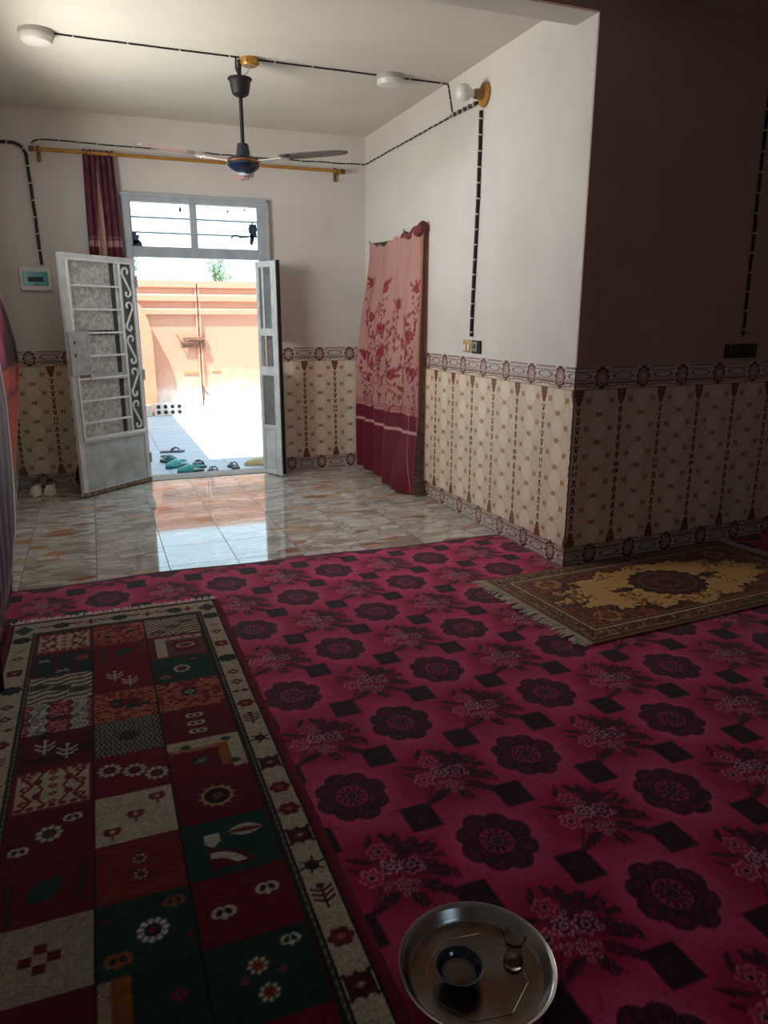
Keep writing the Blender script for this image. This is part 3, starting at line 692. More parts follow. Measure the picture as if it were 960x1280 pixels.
# ------------------------------------------------------------------ magenta carpet
def magenta_carpet():
    x0, x1, y0, y1, st = -.62, 4.6, .55, 4.155, .0058
    nx, ny = int((x1-x0)/st), int((y1-y0)/st)
    xs = np.linspace(x0, x1, nx); ys = np.linspace(y0, y1, ny); X, Y = np.meshgrid(xs, ys)
    XX = X+.022*(Y-1.85)
    a, b = .3075, .334
    U, V = (XX-.612)/a, (Y-1.845)/b
    c = np.zeros(X.shape+(3,)); c[:] = (184,36,88)
    put = lambda m, rgb, al=1.: c.__setitem__(slice(None), c*(1-np.clip(m,0,1)[...,None]*al)+np.array(rgb, float)*np.clip(m,0,1)[...,None]*al)
    iu, iv = np.rint(U), np.rint(V); du, dv = (U-iu)*a, (V-iv)*b; par = ((iu+iv) % 2 == 0)
    r = np.hypot(du/1.0, dv/1.08); th = np.arctan2(dv/1.08, du)
    # tone: pale halo round the medallions and squares, deep red between
    put(ss(.19, .10, r)*par, (208,78,122), .85)
    put(ss(.18, .05, r)*(~par), (146,12,50), .9)
    put(ss(.055,.0,np.abs((V-.5)-np.rint(V-.5))*b)*.5, (204,80,122), .55)
    # squares on the interstices
    su, sv = np.abs((U-.5)-np.rint(U-.5))*a, np.abs((V-.5)-np.rint(V-.5))*b
    put(ss(.11, .05, np.hypot(su, sv)), (196,60,104), .45)
    sq = ss(.0035, -.0035, np.maximum(su-.048, sv-.054))
    put(sq, (46,14,36)); put(sq*(vnoise(XX*160, Y*160, 5) > .62)*ss(.03,.02,np.hypot(su,sv)), (86,34,62), .7)
    # medallion: eight petals, dark outline, inner ring
    P = par
    tex = vnoise(XX*95, Y*95, 8); rad = np.full(r.shape, .105)
    for k in range(8):
        an_ = k*PI/4+.25; rp = .037 if k % 2 else .041
        px_, py_ = .074*math.cos(an_), .080*math.sin(an_); dd = np.hypot(du-px_, (dv-py_)/1.06)
        put(ss(.003, -.001, dd-rp)*P, (34,8,26)); put(ss(.003, -.001, dd-rp+.004)*P, (84,14,50))
        put(ss(.002, 0, dd-rp+.010)*(tex > .48)*P, (54,10,38), .9)
        put(ss(.003, 0, np.abs(dd-rp*.45)-.002)*P*(tex < .6), (126,40,80), .6)
    put(ss(.002, -.002, r-.054)*P, (28,6,22)); put(ss(.002, -.002, r-.049)*P, (158,44,88))
    dots = (np.cos(12*th) > .2)*(np.abs(r-.035) < .008); put(dots*P*1., (36,8,28)); put(P*ss(.002,0,np.abs(r-.024)-.002), (60,14,40))
    put(ss(.003, -.002, r-.017)*P, (74,62,76)); put(ss(.002, 0, np.abs(r-.009)-.0025)*P, (34,20,34))
    # sprinkled specks
    sp = (vnoise(XX*120, Y*120, 21) > .80)*(r > .128)*(r < .16)*P; put(sp*1., (150,20,70), .5)
    # bouquet
    Q = ~par
    def el(cx, cy, A, Bb, ang=0):
        ca, sa = math.cos(ang), math.sin(ang); u = (du-cx)*ca+(dv-cy)*sa; v = -(du-cx)*sa+(dv-cy)*ca
        return (np.sqrt((u/A)**2+(v/Bb)**2)-1)*min(A, Bb)
    DK = (58,16,44)
    def leaf(cx, cy, L, W, ang, rgb=DK, al=1.):
        ang = math.radians(ang); ca, sa = math.cos(ang), math.sin(ang); u = (du-cx)*ca+(dv-cy)*sa; v = -(du-cx)*sa+(dv-cy)*ca
        w = W/2*np.clip(1-(2*u/L)**2, 0, 1)**.7*(1+.22*np.sin(u*260+cx*90)); put(ss(.003, -.001, np.abs(v)-w)*(np.abs(u) < L/2)*Q*(1-.55*ss(.0025, .0008, np.abs(v))*(W > .03)-.45*(vnoise(XX*130, Y*130, 44) > .66)), rgb, al)
    for (cx, cy, L, W, an_) in [(.068,.07,.085,.042,35), (.045,.10,.07,.026,80), (.10,.045,.09,.045,5), (.02,.12,.06,.022,110), (-.03,.125,.06,.018,60), (.135,.01,.06,.022,-5),
            (.115,-.045,.085,.04,-20), (.15,-.07,.05,.018,-30), (.07,-.085,.075,.04,-45), (.10,-.115,.05,.03,-60), (.02,-.115,.07,.034,-80), (-.055,-.095,.085,.03,25), (-.09,-.115,.05,.016,20), (-.08,.06,.07,.018,150), (-.10,.03,.05,.012,140), (.03,.05,.07,.04,50), (.085,-.01,.07,.035,-10)]:
        leaf(cx, cy, L, W, an_)
    for p0, p1 in (((.0,.0),(.16,-.095)), ((.0,.02),(.15,.075)), ((0,-.02),(.045,-.15)), ((-.02,0),(-.115,-.125)), ((0,.02),(-.115,.085))):
        dx, dy = p1[0]-p0[0], p1[1]-p0[1]; t = np.clip(((du-p0[0])*dx+(dv-p0[1])*dy)/(dx*dx+dy*dy), 0, 1)
        put(ss(.004, .0015, np.hypot(du-p0[0]-t*dx, dv-p0[1]-t*dy))*Q, DK, .9)
    def flower(cx, cy, R, fill, edge, core=(30,8,26), np_=6, ph=0.):
        x, y = du-cx, dv-cy; rr = np.hypot(x, y*1.0); tt = np.arctan2(y, x)+ph; rd = R*(.86+.14*np.cos(np_*tt))
        put(ss(.003, -.002, rr-rd)*Q, fill); put(ss(.003, .0, np.abs(rr-rd+.002)-.002)*Q*(vnoise(XX*200, Y*200, 4) > .25), edge, .95)
        put(Q*(np.abs(np.cos(np_*tt/2)) < .25)*ss(.002,-.002,rr-rd+.004)*(rr > R*.35), core, .55)
        put(ss(.002, -.002, rr-R*.38)*Q, core); put(ss(.002, 0, np.abs(rr-R*.30)-.0022)*Q, edge, .9)
    flower(-.018, .078, .034, (160,30,78), (204,100,134), ph=.3); flower(-.068, -.008, .036, (176,40,90), (222,120,150), ph=1.)
    flower(.045, .0, .034, (70,14,44), (196,120,150), np_=7); flower(-.008, .014, .031, (96,18,54), (214,150,172), np_=7, ph=.5)
    flower(.0, -.055, .024, (120,26,66), (200,116,146), np_=5)
    for (cx, cy) in ((-.03,-.04),(.02,-.085),(-.005,-.09),(.035,-.06),(-.045,-.055),(.07,.025),(.075,-.02),(.015,.05)):
        put(ss(.002,-.001,el(cx,cy,.0085,.0085))*Q, (204,130,156), .8); put(ss(.002,-.001,el(cx,cy,.004,.004))*Q, DK, .7)
    # weave
    c *= (1+.10*(vnoise(XX*9, Y*9, 11)-.5)+.06*(vnoise(X*300, Y*300, 12)-.5))[..., None]
    # far hem: dark band and lifted wavy edge
    put(ss(4.120, 4.140, Y), (60,10,34), .85)
    Z = np.full(X.shape, .007)+.003*vnoise(X*2.2, Y*2.2, 9)
    edge = ss(4.00, 4.15, Y); Z += edge*.0012*(1+np.sin(X*7))
    Yw = Y+edge*(.018*np.sin(X*2.3+.5)+.010*np.sin(X*6.1))
    # keep clear of the wall corner on the right
    P3 = np.stack([X, Yw, Z], -1)
    bar = np.ones_like(X, bool)
    # cut: right of the light wall the carpet ends at the dark wall
    lim = YD-.01+np.clip(X-XR, 0, None)*math.tan(AN)
    k = np.where(X > XR-.02)
    P3[k[0], k[1], 1] = np.minimum(P3[k[0], k[1], 1], lim[k])
    top = P3[-1:].copy(); top[..., 2] = .001
    P3 = np.concatenate([P3, top], 0); c = np.concatenate([c, np.full((1, nx, 3), (60,10,34))], 0)
    # drop collapsed cells by trimming the mesh afterwards
    me = grid_mesh('carpet', P3, nlin(np.clip(c, 0, 255)))
    bm = bmesh.new(); bm.from_mesh(me); dead = [f for f in bm.faces if f.calc_area() < 1e-7]; bmesh.ops.delete(bm, geom=dead, context='FACES'); bm.to_mesh(me); bm.free()
    o = link('carpet', me, attr_mat('magenta_plush', .85, .2, bump=.5, bscale=420, bdist=.002, sheen=.25, mottle=.10, mscale=5))
    return tag(o, 'large magenta carpet printed with dark medallions, bouquets and squares', 'carpet')
magenta_carpet()

# ------------------------------------------------------------------ patchwork rug
def patchwork_rug():
    st = .0036; x0, x1, y0, y1 = -.50, .486, .55, 3.615
    nx, ny = int((x1-x0)/st), int((y1-y0)/st)
    xs = np.linspace(x0, x1, nx); ys = np.linspace(y0, y1, ny); X, Y = np.meshgrid(xs, ys)
    # woven edges wander a little
    RED, DRED, BEI, GRN, DGR, BLK, COR, RUST, OCH, WHT, GRY = (112,14,34), (92,10,30), (184,172,150), (22,66,54), (22,54,48), (30,20,24), (172,98,82), (122,38,32), (152,92,44), (188,182,166), (128,128,118)
    p = Paint(X, Y, (118,12,36)); p.aa = .003
    p.rect(-.466, .456, .0, 3.592, (24,30,26)); p.rect(-.458, .448, .0, 3.580, BEI)
    p.rect(-.376, .376, .0, 3.462, (34,30,30)); p.rect(-.368, .368, 0, 3.452, (72,84,66)); p.rect(-.360, .360, 0, 3.444, (34,26,28)); p.rect(-.357, .349, 0, 3.436, DRED)
    wob = (vnoise(X*60, Y*60, 3)-.5)
    # border motifs along the right and left bands
    def motif(kind, cx, cy, s=1.):
        if kind == 'octa':
            p.ell(cx, cy, .032*s, .027*s, DGR)
            for k in range(8): p.ell(cx+.03*math.cos(k*PI/4)*s, cy+.025*math.sin(k*PI/4)*s, .010*s, .010*s, DGR)
            p.dia(cx, cy, .018*s, .012*s, (120,40,50)); p.dia(cx, cy, .010*s, .006*s, DGR)
        elif kind == 'dia': p.dia(cx, cy, .026*s, .022*s, (110,26,40)); p.dia(cx, cy, .011*s, .009*s, BEI)
        elif kind == 'thin': p.dia(cx, cy, .026*s, .010*s, (120,50,60)); p.dia(cx, cy, .014*s, .005*s, BEI)
        elif kind == 'bow': p.dia(cx-.018, cy, .018, .012, (110,26,40)); p.dia(cx+.018, cy, .018, .012, (110,26,40))
        elif kind == 'cross':
            for a in range(4): p.ell(cx+.02*math.cos(a*PI/2+PI/4), cy+.02*math.sin(a*PI/2+PI/4), .014, .014, (110,22,36))
            p.dia(cx, cy, .03, .03, (110,22,36)); p.ell(cx, cy, .006, .006, BEI)
        elif kind == 'flower':
            for a in range(6): p.ell(cx+.02*math.cos(a*PI/3), cy+.018*math.sin(a*PI/3), .012, .010, (104,26,32))
            p.ell(cx, cy, .009, .008, (176,84,60))
        elif kind == 'spider':
            for a in range(6): p.line([(cx, cy), (cx+.034*math.cos(a*PI/3+.3), cy+.03*math.sin(a*PI/3+.3))], .006, (60,24,30))
            p.ell(cx, cy, .018, .018, (50,36,34))
        elif kind == 'tree':
            p.line([(cx, cy-.04), (cx, cy+.03)], .006, (70,20,30))
            for k in range(3):
                yy = cy-.02+k*.018; p.line([(cx-.026, yy+.014), (cx, yy), (cx+.026, yy+.014)], .007, (80,22,32))
            p.ell(cx, cy+.036, .010, .008, (80,22,32))
        elif kind == 'square':
            p.rect(cx-.032, cx+.032, cy-.028, cy+.028, (70,18,32)); p.dia(cx, cy, .018, .014, (128,60,70)); p.dia(cx, cy, .008, .006, BEI)
            for a in (-.03, 0, .03): p.dia(cx+a, cy+.03, .008, .008, (70,18,32)); p.dia(cx+a, cy-.03, .008, .008, (70,18,32))
        elif kind == 'big': p.dia(cx, cy, .046, .052, (104,60,54)); p.dia(cx, cy, .036, .040, (34,72,58)); p.dia(cx, cy, .012, .012, (104,60,54))
        elif kind == 'plus': p.rect(cx-.024, cx+.024, cy-.006, cy+.006, (110,26,40)); p.rect(cx-.007, cx+.007, cy-.028, cy+.028, (110,26,40)); p.dia(cx, cy, .014, .014, (110,26,40))
        elif kind == 'sprig':
            for a in (-.024, -.012, 0, .012, .024): p.dia(cx+a, cy+abs(a)*.5, .007, .014, (110,30,44))
    seqR = [('big',3.50),('octa',3.385),('thin',3.27),('dia',3.19),('cross',3.05),('octa',2.895),('dia',2.76),('dia',2.67),('bow',2.59),('flower',2.49),('tree',2.375),('spider',2.235),('square',2.08),('flower',1.94),('flower',1.83),('square',1.71),('spider',1.585),('tree',1.47),('flower',1.335),('square',1.20),('dia',1.08),('octa',.95)]
    for k, y in seqR: motif(k, .412, y)
    for k, y in [(q[0], q[1]+.01) for q in seqR]: motif(k, -.417, y)
    for i, x in enumerate(np.linspace(-.32, .32, 11)): motif(['plus','sprig','octa','sprig'][(i+1) % 4] if i not in (10,) else 'plus', x, 3.517, .95)
    # small dashes in the green guard line
    for yy in np.arange(.6, 3.44, .028):
        p.rect(.361, .367, yy, yy+.012, (150,150,120), .6); p.rect(-.367, -.361, yy, yy+.012, (150,150,120), .6)
    CX = [-.355, -.122, .104, .347]; RY = [3.425, 3.208, 2.98, 2.752, 2.527, 2.303, 2.078, 1.857, 1.634, 1.410, 1.185, .96, .735]
    def cell(ci, r, rgb, r2=None):
        x0_, x1_ = CX[ci], CX[ci+1]; yb, yt = RY[(r2 if r2 is not None else r)+1], RY[r]
        p.rect(x0_, x1_, yb, yt, rgb); return (x0_+x1_)/2, (yb+yt)/2, x1_-x0_, yt-yb, x0_, yb, x1_, yt
    def tree(cx, cy, s=1., rgb=WHT):
        p.line([(cx, cy-.045*s), (cx, cy+.035*s)], .006, rgb)
        for k in (0, 1): yy = cy-.02*s+k*.026*s; p.line([(cx-.03*s, yy+.020*s), (cx-.012*s, yy), (cx+.012*s, yy), (cx+.03*s, yy+.020*s)], .008, rgb)
        p.dia(cx, cy+.042*s, .010*s, .008*s, rgb)
    def wreath(cx, cy, r, rgb=WHT, core=(60,16,32), n=10):
        for a in range(n): p.ell(cx+r*math.cos(a*2*PI/n), cy+r*math.sin(a*2*PI/n), r*.36, r*.30, rgb, a*2*PI/n)
        p.ell(cx, cy, r*.72, r*.72, core)
        for a in range(n): p.line([(cx+r*.6*math.cos((a+.5)*2*PI/n), cy+r*.6*math.sin((a+.5)*2*PI/n)), (cx+r*1.25*math.cos((a+.5)*2*PI/n), cy+r*1.25*math.sin((a+.5)*2*PI/n))], .0025, (50,40,38))
        p.ell(cx, cy, r*.3, r*.3, (120,24,44))
    def heart(cx, cy, s, rgb, inner):
        s *= .86
        for sx in (-1, 1): p.ell(cx+sx*.014*s, cy, .015*s, .018*s, rgb, sx*.5)
        p.dia(cx, cy-.014*s, .014*s, .014*s, rgb)
        for sx in (-1, 1): p.ell(cx+sx*.011*s, cy-.001, .0065*s, .010*s, inner, sx*.5)
    def floral(c):   # beige ground with red scrolls
        cx, cy, w, h = c[:4]; p.rect(cx-w/2+.012, cx+w/2-.012, cy-h/2+.012, cy+h/2-.012, BEI)
        R1 = (126,20,32)
        for sx in (-1, 1):
            p.line([(cx+sx*.085, cy-.09), (cx+sx*.06, cy-.05), (cx+sx*.088, cy-.01), (cx+sx*.06, cy+.03), (cx+sx*.09, cy+.08)], .010, R1)
            p.line([(cx+sx*.02, cy-.08), (cx+sx*.045, cy-.04), (cx+sx*.03, cy+.0), (cx+sx*.05, cy+.05), (cx+sx*.03, cy+.09)], .007, R1)
            for yy in (-.06, .015, .075): p.ell(cx+sx*.078, cy+yy, .015, .012, R1); p.ell(cx+sx*.078, cy+yy, .005, .004, BEI)
            for yy in (-.03, .045): p.ell(cx+sx*.045, cy+yy, .012, .015, (110,24,40))
        for yy in (-.07, -.03, .01, .05, .085): p.dia(cx, cy+yy, .016, .013, R1); p.dia(cx, cy+yy, .006, .005, BEI)
        for xx in np.arange(-.09, .1, .03): p.ell(cx+xx, cy-.088, .010, .008, R1); p.ell(cx+xx, cy+.095, .009, .007, R1)
    def field(c, f, rgb, al=1.):
        x0_, yb, x1_, yt = c[4:]; p.loc(x0_, x1_, yb, yt, lambda A, Bq: f(A, Bq)*(A > x0_)*(A < x1_)*(Bq > yb)*(Bq < yt), rgb, al)
    # column 1
    c = cell(0, 0, (120,16,34)); floral(c)
    c = cell(0, 1, (24,50,52)); cx, cy = c[:2]
    for dx in (-.115, -.032, .045): p.rect(cx+dx, cx+dx+.012, cy-.1, cy+.1, (100,14,40))
    p.rect(cx-.1, cx+.11, cy+.098, cy+.115, (110,14,36)); p.rect(cx-.11, cx-.03, cy+.045, cy+.06, (66,24,50)); p.rect(cx+.055, cx+.10, cy+.005, cy+.05, (150,60,44)); p.frame(cx+.048, cx+.11, cy-.005, cy+.06, .007, (30,60,60))
    p.line([(cx-.095, cy+.055), (cx-.05, cy+.03)], .006, BEI); p.line([(cx-.095, cy+.03), (cx-.055, cy+.048)], .006, BEI); p.line([(cx-.02, cy-.06), (cx+.03, cy-.085)], .006, BEI); p.line([(cx-.02, cy-.085), (cx+.02, cy-.06)], .006, BEI)
    c = cell(0, 2, BEI); cx, cy = c[:2]
    field(c, lambda A, Bq: (((Bq-cy)-.25*(A-cx)+.006*np.sin(A*70)) % .036 < .0115)*1., (50,22,28))
    for q, (dx, dy) in enumerate(((-.075, .03), (.0, 0), (.07, -.035))): p.ell(cx+dx, cy+dy, .037, .024, (84,78,58)); p.ell(cx+dx, cy+dy, .018, .012, (58,54,44))
    c = cell(0, 3, (120,24,44)); cx, cy = c[:2]
    for x_ in (-.067, .072):
        field(c, lambda A, Bq: ss(.003, 0, np.abs(A-cx-x_+.006*np.sin(Bq*110))-.031), (34,24,28)); field(c, lambda A, Bq: ss(.003, 0, np.abs(A-cx-x_+.006*np.sin(Bq*110))-.027)*(.5+.5*(vnoise(A*170, Bq*170, 6) > .45)), (188,190,180))
    field(c, lambda A, Bq: (np.abs(A-cx) < .03)*(vnoise(A*120, Bq*120, 2) > .5), (190,110,110)); p.rect(cx-.03, cx+.03, cy-.03, cy+.0, (72,30,34)); field(c, lambda A, Bq: (np.abs(A-cx) > .098)*(vnoise(A*120, Bq*120, 2) > .45), (180,100,110))
    c = cell(0, 4, (92,12,32)); cx, cy = c[:2]; field(c, lambda A, Bq: (vnoise(A*14, Bq*40, 15) > .6)*1., (44,10,26), .8); tree(cx-.035, cy+.02); tree(cx+.035, cy-.025)
    c = cell(0, 5, (120,16,34)); floral(c)
    c = cell(0, 6, DRED); cx, cy = c[:2]; wreath(cx+.0, cy, .026, WHT, (40,60,40), 9); heart(cx+.06, cy+.055, 1., WHT, (40,12,24)); heart(cx-.075, cy-.05, 1., WHT, (40,12,24))
    c = cell(0, 7, (104,12,32)); cx, cy = c[:2]; p.frame(cx-.10, cx+.10, cy-.10, cy+.085, .006, (70,30,38)); p.rect(cx-.085, cx-.073, cy-.09, cy+.06, (38,44,44)); p.rect(cx+.078, cx+.09, cy-.06, cy+.075, (38,44,44)); p.frame(cx-.06, cx+.065, cy-.065, cy+.055, .005, (84,18,40)); p.leaf(cx+.0, cy, .11, .065, .75, (24,62,60))
    c = cell(0, 8, (156,142,124)); cx, cy = c[:2]
    for dx, dy in ((0,1),(0,-1),(1,0),(-1,0)): p.rect(cx+dx*.030-.014, cx+dx*.030+.014, cy+dy*.030-.014, cy+dy*.030+.014, DRED)
    for r in (9, 10, 11): c = cell(0, r, (DRED, BEI, GRN)[r-9])
    # column 2
    c = cell(1, 0, COR); field(c, lambda A, Bq: (vnoise(A*75, Bq*75, 31) > .52)*1., (128,24,34)); cx, cy = c[:2]
    p.ell(cx+.0, cy+.07, .028, .012, (60,50,40)); p.ell(cx-.05, cy-.02, .016, .012, DGR); p.ell(cx+.05, cy+.01, .016, .012, DGR); field(c, lambda A, Bq: ss(.006, .003, np.abs(np.hypot(np.abs(A-cx)-.1, Bq-cy+.10)-.045)), (128,24,34))
    c = cell(1, 1, RED, 2); cx, cy = c[:2]; p.rect(cx-.075, cx-.063, cy+.075, cy+.19, (50,60,50)); p.rect(cx+.075, cx+.087, cy+.095, cy+.20, (50,60,50)); p.frame(cx-.05, cx+.058, cy+.085, cy+.19, .005, (92,16,40)); p.leaf(cx+.01, cy+.135, .085, .05, .6, (24,74,60))
    tree(cx-.03, cy-.085, .95); tree(cx+.025, cy-.15, .95)
    c = cell(1, 3, (172,112,84)); field(c, lambda A, Bq: (vnoise(A*110, Bq*110, 17) > .5)*1., (132,34,34)); cx, cy = c[:2]
    p.ell(cx+.02, cy+.015, .045, .025, (110,20,40)); p.ell(cx-.03, cy+.035, .02, .015, DGR); p.ell(cx-.03, cy-.005, .02, .015, DGR); p.ell(cx+.03, cy-.022, .03, .014, DGR); p.ell(cx+.07, cy-.018, .015, .010, DGR)
    c = cell(1, 4, (58,56,52)); cx, cy = c[:2]; field(c, lambda A, Bq: (np.abs(((A-cx)*1.0+np.abs(((Bq*55) % 2)-1)*.012) % .016) < .0065)*1., (150,150,136), .85); p.ell(cx, cy+.0, .032, .028, (50,30,34), 0, .7)
    c = cell(1, 5, RED); cx, cy = c[:2]; wreath(cx-.065, cy+.03, .026); wreath(cx+.01, cy+.005, .026); wreath(cx+.075, cy-.035, .026)
    c = cell(1, 6, BEI); cx, cy = c[:2]
    for dx, dy in ((-.065, -.06), (.0, .0), (.065, .065)): 
        p.ell(cx+dx, cy+dy, .022, .016, (120,40,40)); p.ell(cx+dx-.014, cy+dy+.006, .009, .012, (120,40,40)); p.ell(cx+dx+.014, cy+dy+.006, .009, .012, (120,40,40)); p.line([(cx+dx, cy+dy), (cx+dx, cy+dy-.032)], .005, (110,60,50)); p.ell(cx+dx, cy+dy+.002, .006, .006, BEI)
    c = cell(1, 7, RUST); cx, cy = c[:2]; field(c, lambda A, Bq: (vnoise(A*30, Bq*50, 41) > .6)*1., (100,24,28), .5)
    for dy in (.03, -.03): wreath(cx+.0, cy+dy, .013, (196,190,186), (110,40,46), 7); p.dia(cx, cy+dy, .032, .032, (70,26,30), .25)
    c = cell(1, 8, DGR); cx, cy = c[:2]; wreath(cx+.015, cy-.005, .027, (196,190,196), (28,30,34), 11); heart(cx+.07, cy+.07, 1., (150,78,48), (34,48,42)); heart(cx-.065, cy-.065, 1.2, (150,78,40), (34,40,34)); p.dia(cx-.09, cy+.06, .012, .012, (110,20,50)); p.dia(cx+.095, cy-.05, .014, .014, (110,20,50))
    c = cell(1, 9, (18,48,44)); cx, cy = c[:2]; p.rect(c[4], c[4]+.032, c[5], c[7]-.005, (150,132,112)); p.rect(c[4]+.032, c[4]+.072, c[5], c[7]-.002, (140,74,26)); p.dia(cx+.055, cy+.02, .022, .020, (130,30,70)); p.dia(cx+.055, cy+.02, .008, .008, (60,16,40))
    for r in (10, 11): cell(1, r, (RED, BEI)[r-10])
    # column 3
    c = cell(2, 0, BEI); cx, cy = c[:2]; field(c, lambda A, Bq: (((Bq-cy)-.05*np.sin((A-cx)*14+.4)-.12*(A-cx)) % .028 < .0115)*1., (74,14,28))
    for dx, dy in ((-.07, -.05), (.0, .0), (.06, .05)): p.ell(cx+dx, cy+dy, .036, .018, (90,84,66))
    p.rect(c[4], c[6], c[5], c[5]+.012, RED)
    c = cell(2, 1, RED); cx, cy = c[:2]; p.rect(cx-.09, cx+.115, cy+.07, cy+.1, BEI); p.rect(cx-.09, cx-.045, cy-.10, cy+.09, BEI); p.rect(cx-.045, cx+.115, cy-.10, cy+.07, (104,76,70)); p.rect(cx-.015, cx+.09, cy-.06, cy+.045, RED); p.ell(cx+.035, cy, .034, .022, WHT, 0, .9, .003); p.rect(cx+.01, cx+.06, cy-.006, cy+.006, (60,90,70))
    for q in (-.06, -.0, .05): p.ell(cx+q+.03, cy+.086, .009, .006, (110,30,40))
    c = cell(2, 2, GRN); cx, cy = c[:2]; field(c, lambda A, Bq: (vnoise(A*10, Bq*60, 19) > .6)*1., (18,50,46), .7); wreath(cx-.005, cy+.0, .026, WHT, (90,30,50), 8); p.dia(cx-.075, cy-.06, .026, .018, COR); p.dia(cx-.075, cy-.06, .012, .008, (70,30,30)); p.dia(cx+.05, cy+.075, .030, .018, (104,26,50)); p.dia(cx+.05, cy+.075, .014, .008, (150,110,110)); p.dia(cx-.09, cy+.08, .016, .018, (80,20,44))
    c = cell(2, 3, (124,20,38)); cx, cy = c[:2]; field(c, lambda A, Bq: (vnoise(A*60+3, Bq*85, 23) > .5)*1., COR)
    for sx in (-1, 1): field(c, lambda A, Bq: ss(.007, .004, np.abs(np.hypot(A-cx-sx*.12, Bq-cy-.11)-.062)), (186,104,84))
    p.rect(cx-.027, cx+.027, cy-.012, cy+.042, (28,36,38)); p.dia(cx, cy+.015, .022, .018, WHT); p.dia(cx, cy+.015, .012, .010, (28,36,38)); 
    c = cell(2, 4, (104,20,34)); cx, cy = c[:2]; field(c, lambda A, Bq: (vnoise(A*22, Bq*44, 29) > .62)*1., (90,34,38), .6)
    for dy in (.055, .0, -.055):
        for sx in (-1, 1): p.ell(cx-.005+sx*.014, cy+dy, .017, .014, WHT); p.ell(cx-.005+sx*.012, cy+dy, .007, .006, (24,12,18))
    c = cell(2, 5, (108,14,32)); cx, cy = c[:2]; p.rect(c[4], c[6], cy+.062, cy+.115, BEI); p.rect(cx+.075, c[6], cy-.09, cy+.115, BEI); p.rect(c[4]+.01, cx+.075, cy+.045, cy+.066, (160,110,84)); p.rect(cx+.04, cx+.078, cy-.07, cy+.066, OCH)
    for dx, dy in ((-.06, .075), (.075, .085), (.085, -.055)): p.dia(cx+dx, cy+dy, .022, .016, (40,76,56))
    p.ell(cx-.02, cy-.02, .026, .024, (36,48,42)); p.leaf(cx-.02, cy-.02, .04, .018, .5, (110,130,110))
    c = cell(2, 6, (100,12,34)); cx, cy = c[:2]
    for a in range(12): p.line([(cx+.035*math.cos(a*PI/6), cy+.035*math.sin(a*PI/6)), (cx+.055*math.cos(a*PI/6+.12), cy+.055*math.sin(a*PI/6+.12))], .006, (176,120,96))
    p.ell(cx, cy, .046, .046, (188,140,112)); p.ell(cx, cy, .037, .037, (22,34,34)); p.ell(cx, cy, .024, .022, (70,20,40)); p.ell(cx, cy, .012, .010, (140,110,110)); p.ell(cx, cy, .006, .005, (60,16,30))
    c = cell(2, 7, (20,60,54)); cx, cy = c[:2]; p.rect(cx-.065, cx-.022, cy+.02, cy+.055, WHT); p.dia(cx-.045, cy+.02, .022, .022, WHT); p.leaf(cx+.05, cy+.045, .095, .045, -.1, WHT); p.leaf(cx+.05, cy+.045, .09, .018, -.1, (150,60,44)); p.leaf(cx+.045, cy+.042, .09, .006, -.1, (50,24,28))
    def arc(A, Bq): rr = np.hypot(A-(cx-.055), (Bq-(cy-.12))); return ((rr < .115)*(A > cx-.06)*(Bq > cy-.085))*1.
    field(c, arc, DRED); field(c, lambda A, Bq: (np.abs(np.hypot(A-(cx-.055), Bq-(cy-.12))-.088) < .012)*(A > cx-.055)*(Bq > cy-.075)*1., WHT)
    c = cell(2, 8, (104,12,34)); cx, cy = c[:2]; heart(cx-.055, cy-.012, 1.15, WHT, (36,12,24)); heart(cx+.06, cy+.03, 1.15, WHT, (36,12,24))
    c = cell(2, 9, (20,52,46)); cx, cy = c[:2]; wreath(cx-.01, cy+.03, .017, WHT, (150,70,40), 8); wreath(cx+.0, cy-.045, .017, WHT, (140,60,40), 8); p.dia(cx+.04, cy+.0, .014, .014, (110,60,80)); p.dia(cx-.045, cy+.0, .014, .014, (110,60,80)); heart(cx+.075, cy+.075, .9, WHT, (20,52,46))
    for r in (10, 11): cell(2, r, (RED, BEI)[r-10])
    # dark seams between cells
    for x in CX[1:3]: p.rect(x-.003, x+.003, .6, 3.43, (26,14,20))
    p.c *= (1+.34*(vnoise(X*250, Y*250, 61)-.5)+.10*(vnoise(X*40, Y*90, 62)-.5))[..., None]
    edge = np.minimum(np.minimum(X-x0, x1-X), np.minimum(y1-Y, .2)); Z = .0165+.008*ss(0, .02, edge)+.0018*vnoise(X*300, Y*300, 70)
    Z += .004*vnoise(X*3, Y*3, 71)
    Xw = X+.004*(vnoise(Y*5, X*0, 72)-.5)*ss(.3, .48, np.abs(X))
    P3 = np.stack([Xw, Y, Z], -1)
    # skirt
    def ring(a): q = a.copy(); q[..., 2] = .0135; return q
    P3 = np.concatenate([P3, ring(P3[-1:])], 0); cc = np.concatenate([p.c, p.c[-1:]*.4], 0)
    r_ = P3[:, -1:].copy(); r_[..., 2] = .0135; l_ = P3[:, :1].copy(); l_[..., 2] = .0135
    P3 = np.concatenate([l_, P3, r_], 1); cc = np.concatenate([cc[:, :1]*.4, cc, cc[:, -1:]*.4], 1)
    o = empty('patchwork_rug', (-.005, 3.6, .012), label='long patchwork rug of red, green and beige squares with a cream border', cat='rug')
    t = link('rug_pile', grid_mesh('rug_pile', P3, nlin(np.clip(cc, 0, 255))), attr_mat('wool_pile', .95, .1, bump=.9, bscale=330, bdist=.004, sheen=.2, mottle=.08, mscale=40)); place(t, o)
    return o
rug = patchwork_rug()
M_fringe = mat('cream_fringe', (224,216,200), .9, var=.15, vscale=60)
